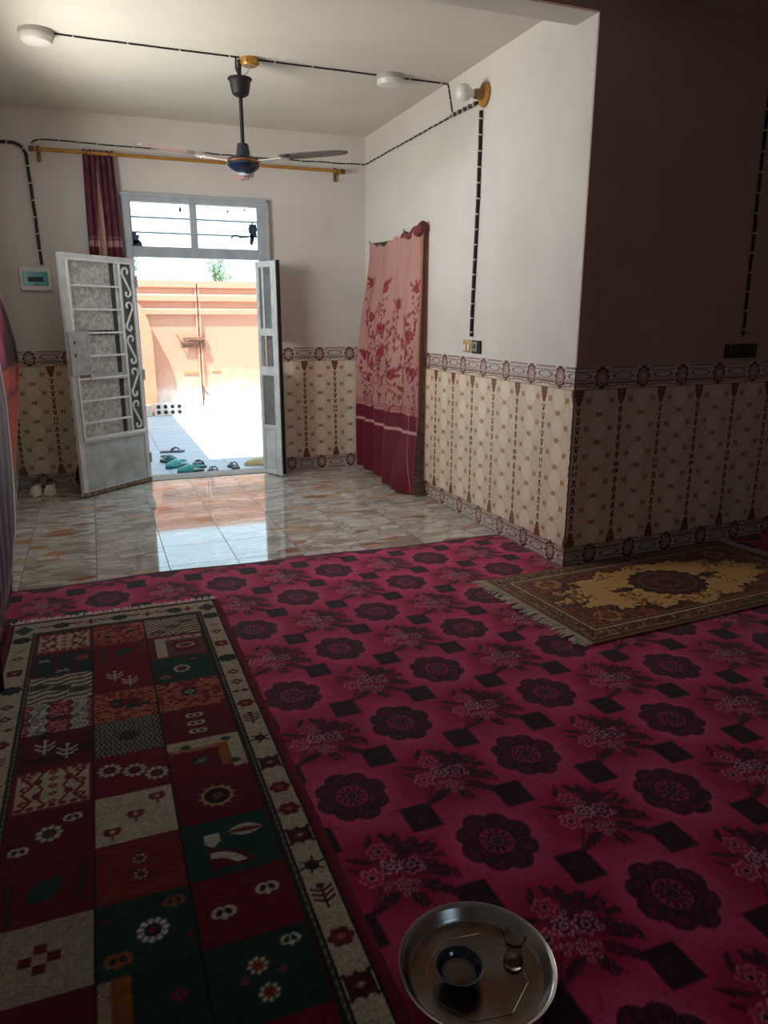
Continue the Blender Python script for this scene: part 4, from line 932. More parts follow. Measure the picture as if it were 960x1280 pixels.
def fringe(parent, name, a, b, L, n, z, out, seed=1, w=.0022):
    rg = random.Random(seed); bm = B(); a, b, out = Vector(a), Vector(b), Vector(out)
    for i in range(n):
        t = (i+.5+rg.uniform(-.3, .3))/n; p = a.lerp(b, t); l = L*rg.uniform(.65, 1.1); sd = (b-a).normalized()*rg.uniform(-.35, .35)*L
        pts = [p+Vector((0,0,z)), p+out*l*.5+sd*.4+Vector((0,0,z*.9+rg.uniform(0,.004))), p+out*l+sd+Vector((0,0,z*.85))]
        tube(bm, pts, w, 4)
    o = obj(name, bm, M_fringe); place(o, parent); tag(o, kind='stuff'); return o
fringe(rug, 'fringe', (-.48, 3.615, 0), (.475, 3.615, 0), .05, 150, .020, (0,1,0), 3, .0032)

# ------------------------------------------------------------------ golden rug by the dark wall
def golden_rug():
    st = .005; W, Lr = .90, 1.80
    u = np.linspace(0, Lr, int(Lr/st)); v = np.linspace(0, W, int(W/st)); U, V = np.meshgrid(u, v)
    p = Paint(U, V, (150,118,72)); p.aa = .003
    BR, GD, CR = (76,38,32), (218,168,100), (220,196,152)
    p.rect(.012, Lr-.012, .012, W-.012, BR); p.rect(.022, Lr-.022, .022, W-.022, (104,66,44))
    m = (vnoise(U*70, V*70, 5) > .48)*1.; d = np.minimum(np.minimum(U, Lr-U), np.minimum(V, W-V))
    p.put(m*(d > .024)*(d < .12), (70,36,30)); p.put((vnoise(U*100, V*100, 9) > .7)*(d > .03)*(d < .115), (176,138,84))
    p.put(ss(.003, .001, np.abs(d-.035)-.002), (176,138,84), .9); p.put(ss(.003, .001, np.abs(d-.108)-.003), CR, .9); p.put(ss(.003, .001, np.abs(d-.122)-.006), (50,24,20)); p.put(ss(.003, .001, np.abs(d-.132)-.0025), (190,150,96), .9)
    inn = d > .134
    p.put(inn*1., (96,44,30)); p.put(inn*(vnoise(U*60, V*60, 12) > .52), (140,76,44), .9)
    # gold field with ragged lobed outline
    a = (U-Lr/2)/(Lr/2-.14); b = (V-W/2)/(W/2-.14); th = np.arctan2(b, a); rr = (np.abs(a)**1.5+np.abs(b)**1.5)**(1/1.5)
    lob = .97+.06*np.cos(16*th)+.16*(vnoise(U*52, V*52, 14)-.5)+.10*(vnoise(U*14, V*14, 15)-.5)
    p.put(inn*ss(.03, -.02, rr-lob), GD)
    p.put(inn*ss(.02, -.02, rr-lob)*(vnoise(U*62, V*62, 18)*vnoise(U*9, V*9, 19) > .42), (110,64,34), .75)
    p.put(inn*ss(.03, .0, np.abs(rr-lob)-.02), (58,26,22), .9)
    # corner sprays
    for su in (-1, 1):
        for sv in (-1, 1): p.put(ss(.004, 0, np.abs(np.hypot((U-Lr/2-su*.62)/1.2, V-W/2-sv*.24)-.05)-.012)*(vnoise(U*50, V*50, 22) > .4), (206,160,90), .7)
    # oval medallion
    x, y = (U-Lr/2), (V-W/2); R = np.sqrt((x/.225)**2+(y/.185)**2); t2 = np.arctan2(y/.185, x/.225); lobe = 1+.045*np.cos(18*t2)
    p.put(ss(.02, -.02, R-lobe), (48,20,20)); p.put(ss(0,-.02,R-lobe+.05)*(vnoise(U*80, V*80, 25) > .58), (112,50,36), .9)
    p.put(ss(.03, .0, np.abs(R-.72)-.03), (150,96,60), .6); p.put(ss(.02, -.02, R-.5), (84,26,24)); p.put(ss(.02,0,np.abs(R-.34-.05*np.cos(8*t2))-.03), (150,104,70), .6); p.put(ss(.02,-.02,R-.16), (40,18,20))
    for sx in (-1, 1): p.dia(Lr/2+sx*.29, W/2, .06, .035, (58,26,24)); p.dia(Lr/2+sx*.36, W/2, .03, .02, (58,26,24))
    p.c *= (1+.10*(vnoise(U*260, V*260, 27)-.5))[..., None]
    Z = .016+.003*vnoise(U*3, V*3, 30)+.004*ss(0,.015,d)
    P3 = np.stack([U, V, Z], -1)
    P3 = np.concatenate([P3[:1]*[1,1,0]+[0,0,.0135], P3, P3[-1:]*[1,1,0]+[0,0,.0135]], 0); cc = np.concatenate([p.c[:1], p.c, p.c[-1:]], 0)
    P3 = np.concatenate([P3[:, :1]*[1,1,0]+[0,0,.0135], P3, P3[:, -1:]*[1,1,0]+[0,0,.0135]], 1); cc = np.concatenate([cc[:, :1], cc, cc[:, -1:]], 1)
    o = empty('golden_rug', (1.955, 2.462, 0), AN+.008, label='golden brown medallion rug with cream fringe lying along the dark wall', cat='rug')
    link('rug_pile', grid_mesh('rug_pile', P3, nlin(np.clip(cc, 0, 255))), attr_mat('woven_gold', .55, .35, bump=.4, bscale=400, bdist=.002, sheen=.15), o)
    for k, (a, b, out) in enumerate((((0,.0,0),(0,W,0),(-1,0,0)), ((Lr,0,0),(Lr,W,0),(1,0,0)))):
        rg = random.Random(4+k); bm = B()
        for i in range(170):
            t = (i+rg.random())/170; q = Vector(a).lerp(Vector(b), t); l = .075*rg.uniform(.6, 1.1); s = rg.uniform(-.02, .02)
            tube(bm, [q+Vector((0,0,.018)), q+Vector(out)*l*.5+Vector((0,s*.5,.019+rg.uniform(0,.005))), q+Vector(out)*l+Vector((0,s,.016))], .0024, 4)
        tag(obj('fringe', bm, M_fringe, o), kind='stuff')
golden_rug()

# ------------------------------------------------------------------ curtains
def curtain_floral(w0, w1, z0, z1, base, red, bands, st=.008, seed=1, heads=()):
    ws = np.linspace(w0, w1, int((w1-w0)/st)); zs = np.linspace(z0, z1, int((z1-z0)/st)); Wd, Zd = np.meshgrid(ws, zs)
    p = Paint(Wd, Zd, base); p.aa = .004; rg = random.Random(seed)
    p.c *= (1+.14*(vnoise(Wd*6, Zd*2, seed)-.5))[..., None]
    for (cx, cz, s) in heads:
        for k in range(34):                                      # trailing strand under each bloom
            t = rg.random(); x = cx+rg.uniform(-1, 1)*(.075*(1-t)+.012)*s; z = cz-.05*s-t*.34*s
            p.leaf(x, z, .030*s, .013*s, PI/2+rg.uniform(-.5, .5), red, .8)
        for k in range(7):
            a_ = rg.uniform(0, 6.28); d_ = rg.uniform(.03, .07)*s; p.ell(cx+d_*math.cos(a_), cz+d_*math.sin(a_)*.9, rg.uniform(.012, .022)*s, rg.uniform(.008, .014)*s, red, a_, .7)
        p.leaf(cx+.07*s, cz+.05*s, .07*s, .028*s, .8, red, .6); p.leaf(cx-.07*s, cz+.03*s, .06*s, .024*s, 2.4, red, .6)
        p.ell(cx, cz, .045*s, .042*s, tuple(min(255, v*1.25) for v in red), 0, .7); p.ell(cx, cz, .036*s, .034*s, red, 0, .9, .004); p.ell(cx-.01, cz+.006, .016*s, .014*s, red, 0, .9)
    for a, b, rgb in bands: p.put(ss(a-.004, a+.002, Zd)*ss(b+.004, b-.002, Zd), rgb)
    return Wd, Zd, p
def curtain_mesh(name, p, f, m, parent=None):
    """f maps cloth coordinates (w, z) to points"""
    P3 = f(p.X, p.Y); o = link(name, grid_mesh(name, P3, nlin(np.clip(p.c, 0, 255))), m)
    if parent: place(o, parent)
    return o
M_cur = attr_mat('printed_satin', .55, .3, translucent=.18, bump=.15, bscale=30, bdist=.004, sheen=.2)
WINE, PINK = (112,26,48), (204,150,142)
# doorway curtain on the right wall
heads = [(.12,1.72,1.), (.30,1.42,1.), (.55,1.66,1.1), (.60,1.30,1.), (.88,1.50,1.), (1.12,1.36,1.), (.14,1.06,1.1), (.36,.98,1.), (.62,1.10,1.1), (.86,.92,1.1), (1.08,1.02,1.), (1.26,1.62,.9), (.24,.76,.5), (.50,.80,.6), (.78,.74,.5), (1.25,.95,1.), (.20,1.32,.8), (.42,1.22,.9), (.74,1.26,.9), (.98,1.20,.9), (.46,1.52,.7), (.78,1.0,.8), (.98,.80,.6), (1.2,1.25,.9), (.28,.86,.7)]
Wd, Zd, p = curtain_floral(0, 1.40, 0, 2.05, (192,142,134), (130,34,46),
    [(.645,.655,(170,80,88)), (.625,.632,(170,80,88)), (.0,.455,WINE), (.478,.60,WINE), (.455,.478,(206,156,150))], heads=heads, seed=3)
p.put(ss(1.315, 1.325, Wd)*ss(.45,.55,Zd), (170,104,76), .95)
tl_ = 1-Zd/2.05; sl_ = .60+.36*tl_
p.put(ss(.010, .004, np.abs(Wd/1.40-sl_))*ss(.08, .16, tl_)*(Wd/1.4 < .985), (222,176,164), .85)
def fR(w, z):
    s = w/1.40; t = 1-z/2.05
    Yt = 6.56-1.175*s
    sag = (-.045*np.abs(np.sin(s*PI*2.1))*(s < .5)+ .0)*(1-t)**2 + .012*np.sin(s*40)*(1-t)**6
    fold = np.sin(s*2*PI*5.2+.6+.9*np.sin(s*5))*(.012+.024*t)+np.sin(s*2*PI*11+t*2)*.006
    bul = .085*ss(.0, .5, t)*(1-ss(.0, .9, s))+.05*ss(.1,.6,t)*np.exp(-((s-.5)/.25)**2)+.12*ss(.66, 1., t)*ss(.35, .85, s)*(1-.55*ss(.9,1,s))
    fold = fold+.014*np.sin(s*11-t*6.5)*ss(.05,.4,t)
    flap = .030*ss(-.012, .006, s-(.60+.36*t))*ss(.06,.2,t)*(1-ss(.0,.30,s-(.60+.36*t)))*(1-ss(.9,1,s))
    Xc = XR-.045-bul-flap-fold*.8*(1-.4*ss(.9,1,s))-.02*t
    Yc = Yt+.075*ss(.05,.35,t)*(1-s)**2-.035*ss(.8,1,t)*s-.035*ss(.0,.15,t)*(1-ss(.0,.3,s))*0
    Zc = .055+z*(2.075-.055)/2.05+sag-.03*ss(.7,1,t)*s
    return np.stack([np.minimum(Xc, XR-.012), np.minimum(Yc, YB-.02), Zc], -1)
dc = empty('doorway_curtain', (XR, 6.0, 2.08), label='pink floral curtain with a wine hem covering the doorway in the right wall', cat='curtain')
curtain_mesh('cloth', p, fR, M_cur, dc)
# gathered header lump and little dark tail cloth at the top corner
bm = B(); pts = []
for i in range(20):
    t = i/19; pts.append((XR-.045-.012*math.sin(t*9), 5.82-.44*t, 2.055+.014*math.sin(t*14)+.03*t))
tube(bm, pts, [.012+.026*min(1, (i/19)*1.4) for i in range(20)], 10)
o = obj('rolled_header', bm, mat('wine_rolled_cloth', (122,52,60), .7, var=.35, vscale=24, bump=.6, bscale=30, bdist=.01), smooth=True); place(o, dc)
bm = B(); tube(bm, [(XR-.012, 6.62, 2.065)]+[(XR-.03, 6.62-1.22*i/14, 2.075-.022*math.sin(PI*i/14)+.004*math.sin(i*3)) for i in range(1, 14)]+[(XR-.012, 5.39, 2.10)], .006, 6); o = obj('hanging_cord', bm, M_black, smooth=True); place(o, dc)
for y, z in ((5.80, 2.09), (5.41, 2.105), (6.60, 2.07)): bm = B(); tube(bm, [(XR-.001, y, z), (XR-.04, y+.004, z+.012), (XR-.03, y+.02, z+.03)], .005, 6); o = obj('hook', bm, M_black); place(o, dc)

# curtain rod on the back wall
rod = empty('curtain_rod', (.96, YB-.075, 2.69), label='golden wooden curtain rod mounted above the doorway', cat='curtain rod')
bm = B(); tube(bm, [(-1.255, 0, .0), (1.262, 0, .0)], .0135, 12); obj('rod', bm, M_gold, rod, True)
for x in (-1.215, 1.215):
    bm = B(); box(bm, (x-.012, .055, -.075), (x+.012, .075, .035), .003); box(bm, (x-.008, -.02, -.026), (x+.008, .06, -.012), .002); tube(bm, [(x, -.018, -.02), (x, -.02, .012)], .006, 8); tube(bm, [(x, .05, -.07), (x+.004, .03, -.085), (x, .02, -.07)], .004, 6)
    obj('rod_bracket', bm, mat('dark_gold_bracket', (120,84,34), .45, metal=.3) if x < 0 else bpy.data.materials['dark_gold_bracket'], rod)
for x in (-1.262, 1.268):
    bm = B(); lathe(bm, [(0, -.02), (.019, -.02), (.021, 0), (.019, .02), (0, .02)], 16, M=Matrix.Translation((x, 0, 0)) @ Matrix.Rotation(PI/2, 4, 'Y')); obj('finial', bm, mat('bronze_finial', (112,74,40), .4, metal=.4) if x < 0 else bpy.data.materials['bronze_finial'], rod, True)

# narrow bunched curtain at the left end of the rod, falling behind the open door leaf
Wd, Zd, p = curtain_floral(0, .62, 0, 2.66, (122,66,84), (78,30,54),
    [(1.93,1.98,(186,140,146)), (2.0,2.012,(170,120,130)), (1.80,1.93,(104,36,56)), (.6,1.80,(206,164,156)), (.0,.6,(70,30,50)), (1.77,1.80,(226,190,180))], st=.007, seed=9,
    heads=[(.08,2.5,.7), (.25,2.4,.7), (.4,2.52,.7), (.55,2.42,.7), (.15,2.2,.7), (.36,2.15,.7), (.52,2.2,.7)])
p.put(ss(0,.01,.01+.075*np.clip((2.55-Zd)/.6,0,1)-np.abs(Wd-.27))*(Zd < 2.55), (206,168,156), .95)
def fB(w, z):
    s = w/.62; t = 1-z/2.66
    Xc = .065+.228*s-.012*t+(s-.5)*.03*np.sin(t*5)-.31*ss(.72, 1., t)*(1-s)*1.0-.18*ss(.72,1.,t)*s
    Yc = YB-.075+np.sin(s*2*PI*5.5)*.026*(1-.3*t)+.02*np.sin(s*3+t*4)
    Zc = .06+z*(2.715-.06)/2.66+.008*np.sin(s*34)*(z > 2.6)
    return np.stack([Xc, np.minimum(Yc, YB-.012), Zc], -1)
nc = curtain_mesh('curtain', p, fB, M_cur); tag(nc, 'narrow bunched wine and purple curtain at the left end of the golden rod', 'curtain')

# two drapes over the left window
def fA(w, z, edge, X0_, amp, ph, L=1.6, hemx=0.):
    s = w/L                                              # s = 1 is the free far edge
    ye = np.interp(z, *edge); ys = 2.9
    Yc = ys+(ye-ys)*s
    Xc = X0_+amp*np.sin(s*2*PI*6+ph+z*.7)*(.6+.4*(1-z/2.2))*(1-ss(.93,1,s)*.8)+.006*np.sin(z*6+s*4)-.0*z
    return np.stack([Xc+hemx*ss(.5,.0,z)*0, Yc, .03+z], -1)
eA = (np.array([0,.38,.59,.8,.98,1.09,1.22,1.38,1.53,1.8,2.2]), np.array([4.25,4.68,5.16,5.65,6.05,6.2,6.12,5.82,5.40,4.1,3.5]))
eB = (np.array([0,.16,.20,.34,.58,.78,.97,1.18,1.5,2.2]), np.array([2.95,3.1,3.74,4.08,4.20,4.30,4.42,4.38,3.35,3.1]))
Wd, Zd, p = curtain_floral(0, 1.6, 0, 2.2, (176,66,44), (104,28,32), [(1.06,2.2,(52,10,22)), (1.04,1.08,(150,60,44)), (.90,.93,(120,36,36)), (0.0,.38,(92,20,34))], st=.014, seed=13, heads=[(1.5,1.0,.8),(1.45,.6,.8),(1.2,.9,.8),(1.1,.5,.8),(.9,1.,.8)])
p.put(ss(1.585,1.592,Wd), (214,170,156))
oA = curtain_mesh('curtain', p, lambda w, z: fA(w, z, eA, -.520, .010, .0), attr_mat('orange_red_drape', .7, .2, translucent=.3, sheen=.1))
tag(oA, 'orange-red drape glowing at the left edge, behind the purple one', 'curtain')
Wd, Zd, p = curtain_floral(0, 1.6, 0, 2.2, (84,50,74), (60,12,30), [(0.0,.20,(70,20,34)), (.20,.24,(120,76,90))], st=.014, seed=15, heads=[(1.5,1.,.8),(1.45,.7,.9),(1.5,.42,.9),(1.2,.8,.9),(1.2,.5,.8),(.9,.9,.9),(.9,.5,.9),(.6,.8,.9)])
p.put(ss(1.535,1.555,Wd)*ss(.1,.3,Zd), (226,212,210))
oB = curtain_mesh('curtain', p, lambda w, z: fA(w, z, eB, -.456, .010, 1.2)+np.stack([.0*w, 0*w, 0*w], -1), M_cur)
tag(oB, 'purple-grey floral drape with a pale edge at the left border', 'curtain')

# ------------------------------------------------------------------ tray, bowl, tea glass
tray = empty('serving_tray', (.662, 1.14, .014), label='round stainless steel serving tray on the magenta carpet', cat='tray')
mt_, nt, b = new_mat('brushed_steel'); b.inputs['Metallic'].default_value = 1; b.inputs['Base Color'].default_value = (.50,.49,.47,1); b.inputs['Roughness'].default_value = .24
add_bump(nt, b, 5, .12, .01)
m2, nt, b = new_mat('tea_stained_steel'); b.inputs['Metallic'].default_value = .85; b.inputs['Roughness'].default_value = .28
tc = nt.nodes.new('ShaderNodeTexCoord'); n = nt.nodes.new('ShaderNodeTexNoise'); n.inputs['Scale'].default_value = 9; nt.links.new(tc.outputs['Object'], n.inputs['Vector'])
r = nt.nodes.new('ShaderNodeValToRGB'); r.color_ramp.elements[0].position = .4; r.color_ramp.elements[1].position = .62; r.color_ramp.elements[0].color = L4((110,104,98)); r.color_ramp.elements[1].color = L4((98,72,50))
nt.links.new(n.outputs['Fac'], r.inputs['Fac']); nt.links.new(r.outputs['Color'], b.inputs['Base Color'])
bm = B(); lathe(bm, [(.146, .004), (.152, .010), (.160, .030), (.166, .036), (.1705, .037), (.1725, .034), (.1715, .031), (.167, .033), (.162, .028), (.155, .006), (.146, 0)], 96); obj('raised_rim', bm, mt_, tray, True)
bm = B(); lathe(bm, [(0, .0015), (.128, .0015), (.137, .0025), (.146, .004), (.146, 0), (0, 0)], 96); obj('tray_floor', bm, m2, tray, True)
bm = B(); tube(bm, [(.113*math.cos(PI/4*k+.25), .113*math.sin(PI/4*k+.25), .0022) for k in range(8) for _ in (0,)], .0011, 6, closed=True); obj('etched_octagon', bm, mat('bright_groove', (190,170,140), .25, metal=.9), tray)
bm = B(); lathe(bm, [(.1705, .0365), (.1728, .0375), (.1735, .035), (.1715, .0335)], 96); obj('rolled_lip', bm, mat('bright_steel', (220,222,224), .15, metal=1.), tray, True)
bowl = empty('tea_bowl', (.622, 1.146, .0158), label='small dark blue rimmed bowl with tea dregs on the tray', cat='bowl')
M_bowl = mat('cobalt_glaze', (34,44,74), .12, sp=.6, col2=(22,30,52), vscale=20, coat=.5)
bm = B(); lathe(bm, [(0, .002), (.024, .0), (.026, .003), (.036, .014), (.046, .028), (.051, .036), (.0525, .037), (.050, .036), (.043, .026), (.034, .014), (.024, .008), (0, .007)], 56); obj('bowl_body', bm, M_bowl, bowl, True)
bm = B(); lathe(bm, [(.0503, .0362), (.0525, .0378), (.0537, .0365), (.052, .0350)], 56); obj('pale_rim', bm, mat('pale_blue_rim', (120,130,158), .15, coat=.5), bowl, True)
bm = B(); lathe(bm, [(.033, .0135), (.0365, .0175), (.037, .0172), (.0335, .0128)], 48); obj('glaze_ring', bm, mat('grey_ring', (128,122,120), .3), bowl, True)
bm = B(); lathe(bm, [(0, .0145), (.0325, .0145), (.0325, .0125), (0, .011)], 48); obj('tea', bm, mat('brown_tea', (96,58,28), .06, sp=.6, var=.3, vscale=40), bowl, True)
glass_m, nt, b = new_mat('tea_glass'); b.inputs['Transmission Weight'].default_value = 1; b.inputs['Roughness'].default_value = .0; b.inputs['IOR'].default_value = 1.33; b.inputs['Base Color'].default_value = (.96,.94,.92,1)
tg = empty('tea_glass', (.754, 1.138, .0158), label='small clear waisted tea glass standing on the tray', cat='glass')
bm = B(); lathe(bm, [(0, 0), (.021, 0), (.0225, .004), (.022, .012), (.0185, .030), (.0175, .042), (.020, .056), (.0255, .072), (.0262, .074), (.0245, .072), (.0188, .056), (.0163, .042), (.0172, .030), (.0205, .013), (.019, .007), (0, .006)], 40); obj('glass_body', bm, glass_m, tg, True)
bm = B(); lathe(bm, [(0, .0095), (.0198, .0095), (.0193, .0068), (0, .0064)], 40); obj('tea', bm, mat('dark_tea', (92,40,18), .05, sp=.6), tg, True)

# ------------------------------------------------------------------ shoes
def loft(bm, secs, L, n=14, closed_base=True, skip_top=None):
    """secs: list of (t, cx, halfwidth, z0, height); returns upper shell of half ellipses along y"""
    rows = []
    for t, cx, hw, z0, h in secs:
        rows.append([bm.verts.new((cx+hw*math.cos(PI*k/(n-1)), t*L, z0+h*math.sin(PI*k/(n-1)))) for k in range(n)])
    for i, (a, b) in enumerate(zip(rows, rows[1:])):
        for k in range(n-1): bm.faces.new((a[k], a[k+1], b[k+1], b[k]))
        if closed_base: bm.faces.new((a[-1], a[0], b[0], b[-1]))
    bm.faces.new(rows[0][::-1]); bm.faces.new(rows[-1])
    return rows
def sole_outline(L, W, side=1, n=40):
    ys = [0, .03, .1, .2, .35, .5, .62, .75, .86, .94, .985, 1.]; hw = [.0, .26, .37, .40, .36, .37, .44, .50, .47, .36, .2, 0.]
    r = []; 
    for i in range(n+1):
        t = 1-math.cos(PI*i/n); t /= 2; w = np.interp(t, ys, hw)*W; c = .045*side*W*math.sin(t*PI*1.3); r.append((c+w, t*L))
    l = []
    for i in range(n-1, 0, -1):
        t = (1-math.cos(PI*i/n))/2; w = np.interp(t, ys, hw)*W; c = .045*side*W*math.sin(t*PI*1.3); l.append((c-w*.92, t*L))
    return r+l
def slipper(name, loc, rz, L, W, sole_m, strap_m, label, group=None, style='flip', side=1, th=.018):
    t = empty(name, loc, rz, label, 'shoe', group)
    bm = B(); prism(bm, sole_outline(L, W, side), 0, th); obj('sole', bm, sole_m, t)
    bm = B()
    if style == 'flip':
        tube(bm, [(-.40*W, .42*L, th), (-.36*W, .50*L, th+.018), (-.22*W, .62*L, th+.034), (.0, .74*L, th+.026), (.02*W, .78*L, th)], .0065, 8)
        tube(bm, [(.40*W, .42*L, th), (.38*W, .50*L, th+.018), (.24*W, .62*L, th+.034), (.0, .74*L, th+.026)], .0065, 8)
    elif style == 'band':
        for y0 in (.50, .66):
            rows = []
            for j in range(5):
                y = (y0+.14*j/4)*L; rows.append([bm.verts.new((math.cos(PI*k/12)*.49*W, y+.01*math.sin(PI*k/12), th*.5+math.sin(PI*k/12)*(.052-.006*j))) for k in range(13)])
            for a, b_ in zip(rows, rows[1:]):
                for k in range(12): bm.faces.new((a[k], a[k+1], b_[k+1], b_[k]))
        bmesh.ops.solidify(bm, geom=bm.faces[:], thickness=.004)
    obj('strap', bm, strap_m, t, True)
    return t
def clog(loc, rz, L, W, m, sole_m, label, group):
    t = empty('clog', loc, rz, label, 'shoe', group)
    bm = B(); prism(bm, sole_outline(L, W, 1), 0, .026); obj('sole', bm, sole_m, t)
    bm = B(); loft(bm, [(.44, 0, .44*W, .02, .062), (.52, 0, .47*W, .02, .068), (.64, 0, .49*W, .02, .060), (.78, 0, .48*W, .02, .050), (.9, 0, .38*W, .02, .038), (.97, 0, .22*W, .02, .022), (1.0, 0, .06*W, .02, .004)], L); up = obj('upper', bm, m, t, True)
    bm = B()
    for y, x, z in ((.58,0,.086), (.58,.03,.076), (.58,-.03,.076), (.68,.0,.078), (.68,.028,.070), (.68,-.028,.070), (.78,0,.068), (.78,.022,.063), (.78,-.022,.063)): lathe(bm, [(0, .0), (.0048, .0), (.004, .003), (0, .004)], 8, (x, y*L, z))
    obj('vent_hole', bm, M_black, up)
    bm = B(); pts = [(.45*W, .46*L, .05)]+[(.45*W*math.cos(a), .46*L-(.40*L)*math.sin(a), .06) for a in np.linspace(.15, PI-.15, 14)]+[(-.45*W, .46*L, .05)]; tube(bm, pts, .008, 8); obj('heel_strap', bm, m, t, True)
    return t
ZO = -.04
M_teal = mat('teal_rubber', (84,180,176), .5, var=.2, vscale=20); M_dteal = mat('dark_teal_rubber', (58,110,112), .5, var=.2, vscale=20); M_dsole = mat('dark_sole', (50,62,66), .6)
M_pale = mat('pale_teal_band', (150,186,182), .6, col2=(70,110,112), vscale=50, stretch=(1,6,1))
slipper('flip_flop', (.60, 8.50, ZO), -1.68, .27, .10, mat('purple_grey_sole', (96,92,118), .6), mat('dark_purple_strap', (54,48,66), .5), 'purple-grey flip-flop lying alone on the far side of the pile', style='flip')
clog((.565, 7.95, ZO), -2.5, .25, .10, M_dteal, M_dsole, 'dark teal clog at the back left of the shoe pile', 'teal clogs outside the door')
clog((.80, 7.62, ZO), 2.0, .25, .10, M_teal, M_dteal, 'bright teal clog in the middle of the shoe pile', 'teal clogs outside the door')
clog((.92, 7.28, ZO), 1.75, .27, .105, M_teal, M_dteal, 'bright teal clog at the front of the pile nearest the threshold', 'teal clogs outside the door')
slipper('slipper', (.93, 7.42, ZO), .15, .26, .11, M_dsole, M_pale, 'slipper with pale striped bands at the right of the shoe pile', style='band')
slipper('sandal', (1.005, 7.08, ZO), .1, .20, .10, M_black, mat('black_strap', (26,24,30), .5), 'small black thong sandal just outside the threshold, left of the pair', style='flip')
slipper('sandal', (1.235, 7.24, ZO), .15, .20, .10, M_black, bpy.data.materials['black_strap'], 'small black thong sandal outside the threshold, right of the pair', style='flip')
bs = empty('beige_shoe', (1.60, 7.34, ZO), 1.25, 'beige slip-on shoe outside, half hidden by the narrow door leaf', 'shoe')
bm = B(); prism(bm, sole_outline(.27, .10, 1), 0, .022); obj('sole', bm, mat('beige_sole', (200,180,140), .7), bs)
bm = B(); loft(bm, [(.02, 0, .036, .02, .05), (.15, 0, .038, .02, .062), (.4, 0, .038, .02, .066), (.6, 0, .044, .02, .058), (.8, 0, .046, .02, .04), (.95, 0, .028, .02, .02), (1., 0, .006, .02, .004)], .27); obj('upper', bm, mat('beige_canvas', (206,186,140), .8, var=.15, vscale=20), bs, True)
# white canvas shoes in the corner, toes towards the room
M_canvas = mat('off_white_canvas', (246,240,228), .8, var=.12, vscale=30, bump=.3, bscale=200); M_soleW = mat('off_white_rubber', (250,246,236), .6, var=.1)
def sneaker(x, y, rz, side, label):
    t = empty('canvas_shoe', (x, y, 0), rz, label, 'shoe', None)
    L, W = .27, .098
    bm = B(); prism(bm, sole_outline(L, W, side), 0, .026); obj('sole', bm, M_soleW, t)
    bm = B(); loft(bm, [(.02, 0, .030, .024, .060), (.10, 0, .036, .024, .068), (.30, 0, .037, .024, .070), (.46, 0, .039, .024, .074), (.58, 0, .043, .024, .064), (.70, 0, .0465, .024, .052), (.82, 0, .046, .024, .042), (.92, 0, .036, .024, .030), (.98, 0, .018, .024, .014), (1.0, 0, .005, .024, .003)], L)
    up = obj('upper', bm, M_canvas, t, True)
    bm = B(); prism(bm, [(x_*1.03, (y_-L/2)*1.012+L/2) for x_, y_ in sole_outline(L, W, side)], 0, .007); obj('outsole', bm, bpy.data.materials['dark_lining'] if 'dark_lining' in bpy.data.materials else mat('dark_lining', (46,40,38), .9), t)
    bm = B(); box(bm, (-.024, .03*L, .070), (.024, .42*L, .098), .006); obj('shoe_opening', bm, mat('dark_lining', (46,40,38), .9) if 'dark_lining' not in bpy.data.materials else bpy.data.materials['dark_lining'], up)
    bm = B()
    for k in range(4):
        y0 = (.46+.055*k)*L; z = .024+.076-.006*k; pts = [(-.024, y0, z-.008), (-.01, y0+.004, z+.004), (.01, y0+.004, z+.004), (.024, y0, z-.008)]; tube(bm, pts, .0028, 6); tube(bm, [(-.022, y0, z-.006), (.022, y0+.012, z-.006+.004)], .0022, 6)
    tube(bm, [(0, .44*L, .10), (.02, .42*L, .118), (.034, .46*L, .10)], .0022, 6); tube(bm, [(0, .44*L, .10), (-.02, .42*L, .118), (-.034, .46*L, .10)], .0022, 6)
    obj('lace', bm, mat('grey_lace', (90,80,76), .8) if 'grey_lace' not in bpy.data.materials else bpy.data.materials['grey_lace'], t)
    bm = B(); loft(bm, [(.80, 0, .049, .003, .046), (.90, 0, .040, .003, .038), (.985, 0, .019, .003, .026), (1.012, 0, .006, .003, .018)], L); obj('toe_cap', bm, M_soleW, t, True)
sneaker(-.548, 6.755, PI-.02, 1, 'off-white canvas shoe nearest the corner, left of the pair')
sneaker(-.444, 6.745, PI+.02, -1, 'off-white canvas shoe, right of the pair in the corner')

# ------------------------------------------------------------------ outside: yard, gate wall, plants
def yard_material():
    m, nt, b = new_mat('yard_paving'); N = nt.nodes
    tc = N.new('ShaderNodeTexCoord'); br = N.new('ShaderNodeTexBrick'); br.offset = 0.; br.inputs['Scale'].default_value = 1.; br.inputs['Mortar Size'].default_value = .006
    br.inputs['Brick Width'].default_value = .6; br.inputs['Row Height'].default_value = .3
    br.inputs['Color1'].default_value = L4((168,178,186)); br.inputs['Color2'].default_value = L4((160,170,178)); br.inputs['Mortar'].default_value = L4((128,132,136))
    nt.links.new(tc.outputs['Object'], br.inputs['Vector']); nt.links.new(br.outputs['Color'], b.inputs['Base Color']); b.inputs['Roughness'].default_value = .6
    return m
bm = B(); box(bm, (-6, YB+.2, -.2), (8, 12.4, ZO)); tag(obj('ground', bm, yard_material()), kind='structure')
bm = B(); box(bm, (-30, 12.4, -.2), (30, 60, ZO)); box(bm, (-14, -4, -.2), (-.95, YB+.2, ZO)); tag(obj('ground_beyond', bm, mat('dusty_earth', (190,170,140), .9, var=.2, vscale=1.)), kind='structure')
bm = B(); box(bm, (-.10, YB+.2, ZO), (0.0, 11.4, 2.40)); tag(obj('wall_yard_side', bm, mat('peach_render', (190,172,156), .85, var=.12, vscale=3.)), kind='structure')
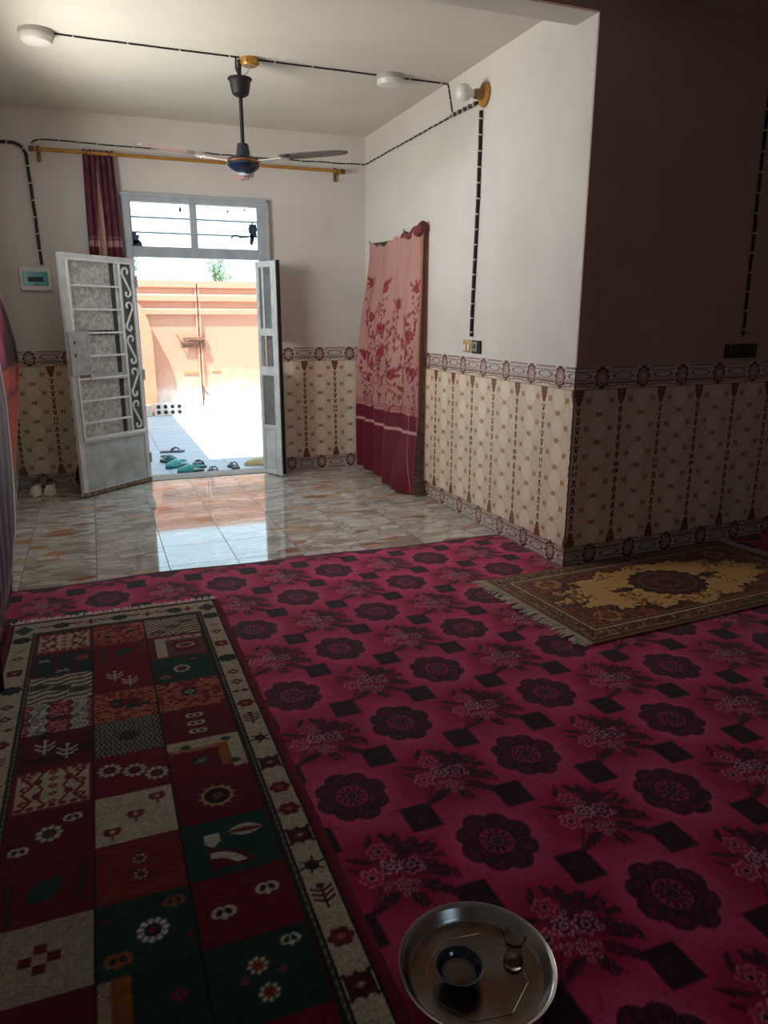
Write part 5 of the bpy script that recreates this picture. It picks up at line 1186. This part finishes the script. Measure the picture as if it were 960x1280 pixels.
bm = B(); box(bm, (3.6, YB+.2, ZO), (3.75, 12.2, 2.2)); tag(obj('wall_yard_side', bm, bpy.data.materials['peach_render']), kind='structure')
bm = B(); box(bm, (-2.0, -3, 2.55), (-.86, YB+.2, 2.7)); tag(obj('added_sun_block_slab', bm, M_cement), kind='structure')  # unseen slab added to keep direct sun out of the left window
# gate: two sheet-metal leaves with ridged top bands
def gate_mat():
    m, nt, b = new_mat('orange_paint_with_glare'); N = nt.nodes; Lk = nt.links
    tc = N.new('ShaderNodeTexCoord'); sp_ = N.new('ShaderNodeSeparateXYZ'); Lk.new(tc.outputs['Object'], sp_.inputs[0])
    n = N.new('ShaderNodeTexNoise'); n.inputs['Scale'].default_value = 5; n.inputs['Detail'].default_value = 6; Lk.new(tc.outputs['Object'], n.inputs['Vector'])
    ad = N.new('ShaderNodeMath'); ad.operation = 'MULTIPLY_ADD'; Lk.new(n.outputs['Fac'], ad.inputs[0]); ad.inputs[1].default_value = .55; Lk.new(sp_.outputs['Z'], ad.inputs[2])
    r = N.new('ShaderNodeValToRGB'); e = r.color_ramp.elements; e[0].position = .45; e[0].color = L4((244,236,226)); e[1].position = 1.; e[1].color = L4((206,148,120))  # whitish lower end puts the overexposed glare into the colour
    e2 = e.new(.7); e2.color = L4((216,172,148))
    Lk.new(ad.outputs[0], r.inputs['Fac'])
    n2 = N.new('ShaderNodeTexNoise'); n2.inputs['Scale'].default_value = 14; n2.inputs['Detail'].default_value = 5; Lk.new(tc.outputs['Object'], n2.inputs['Vector'])
    r2 = N.new('ShaderNodeValToRGB'); r2.color_ramp.elements[0].position = .62; r2.color_ramp.elements[1].position = .70; Lk.new(n2.outputs['Fac'], r2.inputs['Fac'])
    mx = N.new('ShaderNodeMix'); mx.data_type = 'RGBA'; Lk.new(r2.outputs['Color'], mx.inputs['Factor']); Lk.new(r.outputs['Color'], mx.inputs['A']); mx.inputs['B'].default_value = L4((196,138,104))
    Lk.new(mx.outputs['Result'], b.inputs['Base Color']); b.inputs['Roughness'].default_value = .6
    return m
M_gate = gate_mat(); GY = 12.2
gate = empty('metal_gate', (1.6, GY, ZO), label='sunlit peach sheet-metal double gate across the yard, ridged along the top', cat='gate')
for sx, (xa, xb) in enumerate(((.0, 1.585), (1.605, 3.2))):
    bm = B()
    prof = [(0, 0), (0, 1.50)]                            # y offset (towards camera negative), z
    prof += [(-.05, 1.53), (-.05, 1.60), (0, 1.63), (0, 1.70), (-.06, 1.73), (-.06, 1.81), (0, 1.84), (0, 1.92), (-.05, 1.93), (-.05, 2.03), (.03, 2.03)]
    lo = [bm.verts.new((xa-1.6, y, z)) for y, z in prof]; hi = [bm.verts.new((xb-1.6, y, z)) for y, z in prof]
    for i in range(len(prof)-1): bm.faces.new((lo[i], hi[i], hi[i+1], lo[i+1]))
    box(bm, ((xb if sx == 0 else xa)-1.6-(.03 if sx == 0 else -.0), -.035, .05), ((xb if sx == 0 else xa)-1.6+(.0 if sx == 0 else .03), .01, 2.03), .004)
    lf = obj('gate_leaf', bm, M_gate, gate)
bm = B(); box(bm, (-.014, .002, .1), (.004, .012, 2.0)); obj('dark_seam', bm, mat('seam_shadow', (120,84,60), .8), gate)
M_rust = mat('rusty_latch', (150,104,84), .8, col2=(100,70,60), vscale=30)
bm = B(); box(bm, (-.26, -.07, 1.10), (.02, -.035, 1.18), .006); box(bm, (-.20, -.09, 1.13), (.06, -.06, 1.15), .004); box(bm, (-.30, -.05, 1.02), (-.02, -.035, 1.09), .004); box(bm, (.03, -.06, .98), (.07, -.03, 1.24), .004); tube(bm, [(-.36, -.04, 1.22), (-.30, -.07, 1.12), (-.24, -.05, 1.06)], .010, 6)
obj('latch', bm, M_rust, gate)
bm = B(); box(bm, (-.28, -.012, .60), (-.04, -.0, .65), .004); box(bm, (.03, -.012, .62), (.10, 0, .65), .003); box(bm, (.16, -.012, .63), (.30, 0, .65), .003); obj('rust_stain', bm, mat('rust_orange', (214,150,104), .9, var=.3, vscale=20), gate)
bm = B(); tube(bm, [(.0, -.045, .42), (.03, -.05, .32), (.10, -.05, .26)], .010, 6); tube(bm, [(.01, -.045, .40), (.01, -.045, .18)], .008, 6); obj('drop_bolt', bm, M_rust, gate)
# curved shadow left of the gate, put into a raised darker panel
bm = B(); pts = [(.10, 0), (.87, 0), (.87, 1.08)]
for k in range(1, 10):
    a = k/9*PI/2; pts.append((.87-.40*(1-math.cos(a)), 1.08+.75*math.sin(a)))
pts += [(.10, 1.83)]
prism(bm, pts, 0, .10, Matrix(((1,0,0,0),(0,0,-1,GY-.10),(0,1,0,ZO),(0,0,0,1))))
tag(obj('shadow_panel', bm, mat('shadow_peach', (206,146,114), .85, var=.1, vscale=3)), 'darker peach panel standing in for a curved shadow at the left end of the gate', 'shadow panel')
# breeze block with eight holes
bk = empty('breeze_block', (1.0, 11.85, ZO), 0, 'pale hollow block with two rows of round holes at the foot of the gate', 'block')
bm = B(); box(bm, (-.20, 0, 0), (.24, .10, .19), .004); obj('block_body', bm, mat('pale_concrete', (214,206,194), .9, var=.1), bk)
bm = B()
for i in range(4):
    for j in range(2): lathe(bm, [(0, 0), (.030, 0), (.030, .004), (0, .004)], 16, M=Matrix.Translation((-.135+i*.104, -.001, .055+j*.085)) @ Matrix.Rotation(PI/2, 4, 'X'))
obj('round_hole', bm, M_black, bk)
bm = B(); box(bm, (.55, 11.84, ZO), (.77, 11.97, ZO+.17), .01); tag(obj('kerb_stone', bm, mat('pale_stone', (200,186,170), .9, var=.1)), 'pale stone lying beside the hollow block outside', 'stone')
# tree crowns beyond the gate
def leafy_tree(name, x, y, z0, hgt, rad, n, label, seed, crown_z):
    rg = random.Random(seed); t = empty(name, (x, y, z0), 0, label, 'tree')
    bm = B(); brs = []
    tube(bm, [(0, 0, 0), (.03, 0, crown_z*.6), (0, 0, crown_z+hgt*.4)], [.05, .035, .02], 8)
    for k in range(11):
        a = rg.uniform(0, 2*PI); e = Vector((math.cos(a)*rad*rg.uniform(.4, .9), math.sin(a)*rad*rg.uniform(.3, .8), crown_z+hgt*rg.uniform(.35, 1.)))
        tube(bm, [(0, 0, crown_z*.95), tuple(e*.5+Vector((0,0,crown_z*.5))), tuple(e)], [.018, .012, .006], 6); brs.append(e)
    obj('trunk', bm, mat('tree_bark', (120,100,80), .9) if 'tree_bark' not in bpy.data.materials else bpy.data.materials['tree_bark'], t)
    bm = B()
    for i in range(n):
        e = rg.choice(brs); s = rg.random(); p_ = Vector((0, 0, crown_z)).lerp(e, .45+.6*s)+Vector([rg.gauss(0, .07) for _ in range(3)])
        d1 = Vector([rg.gauss(0, 1) for _ in range(3)]).normalized(); d2 = d1.orthogonal().normalized(); l, w = rg.uniform(.05, .09), .018
        v = [bm.verts.new(p_-d1*l*.5), bm.verts.new(p_+d2*w), bm.verts.new(p_+d1*l*.5), bm.verts.new(p_-d2*w)]; bm.faces.new(v)
    tag(obj('foliage', bm, M_leaf, t), kind='stuff'); return t
M_leaf = mat('pale_green_leaves', (120,150,104), .7, col2=(92,124,90), vscale=9)
leafy_tree('young_tree', 2.72, 17., ZO, .75, .42, 520, 'pale green young tree rising beyond the gate', 5, 2.05)
leafy_tree('leafy_shrub', .70, 15.5, ZO, .55, .42, 260, 'faint green shrub beyond the gate at the left of the doorway', 8, 2.2)

# ------------------------------------------------------------------ light
w = bpy.data.worlds.new('world'); bpy.context.scene.world = w; w.use_nodes = True
nt = w.node_tree; bg = nt.nodes['Background']; sky = nt.nodes.new('ShaderNodeTexSky'); sky.sky_type = 'HOSEK_WILKIE'; sky.turbidity = 5; sky.ground_albedo = .6
mx = nt.nodes.new('ShaderNodeMix'); mx.data_type = 'RGBA'; mx.inputs['Factor'].default_value = .25
mx.inputs['A'].default_value = (.58, .84, 1.0, 1); nt.links.new(sky.outputs['Color'], mx.inputs['B']); nt.links.new(mx.outputs['Result'], bg.inputs['Color']); bg.inputs['Strength'].default_value = 4.0
D = Vector((.4375, .26, -1)).normalized(); sky.sun_direction = -D
sun = bpy.data.lights.new('sun', 'SUN'); sun.energy = 14; sun.angle = .009; sun.color = (1, .97, .935)
so = bpy.data.objects.new('sun', sun); C.objects.link(so); so.rotation_euler = D.to_track_quat('-Z', 'Y').to_euler(); so.location = (-4, 4, 8)
def portal(loc, rot, sx, sy):
    l = bpy.data.lights.new('opening_portal', 'AREA'); l.shape = 'RECTANGLE'; l.size = sx; l.size_y = sy; l.cycles.is_portal = True
    o = bpy.data.objects.new('opening_portal', l); C.objects.link(o); o.location = loc; o.rotation_euler = rot
portal((.93, YB+.1, 1.2), (PI/2, 0, PI), 1.1, 2.4)
def window_lamp(name, loc, rot, sx, sy, e, col):
    l = bpy.data.lights.new(name, 'AREA'); l.shape = 'RECTANGLE'; l.size = sx; l.size_y = sy; l.energy = e; l.color = col
    o = bpy.data.objects.new(name, l); C.objects.link(o); o.location = loc; o.rotation_euler = rot; return o
# daylight falling through the left window (stands outside it, in the opening)
window_lamp('window_daylight', (-.83, 4.72, 1.65), (0, -PI/2, 0), 1.55, 1.2, 90, (1, .975, .945)).data.spread = 2.6
sc = bpy.context.scene
sc.view_settings.view_transform = 'Standard'; sc.view_settings.look = 'None'; sc.view_settings.exposure = 0.
sc.cycles.max_bounces = 10; sc.cycles.diffuse_bounces = 5; sc.cycles.glossy_bounces = 4; sc.cycles.sample_clamp_indirect = 6
sc.cycles.use_denoising = True
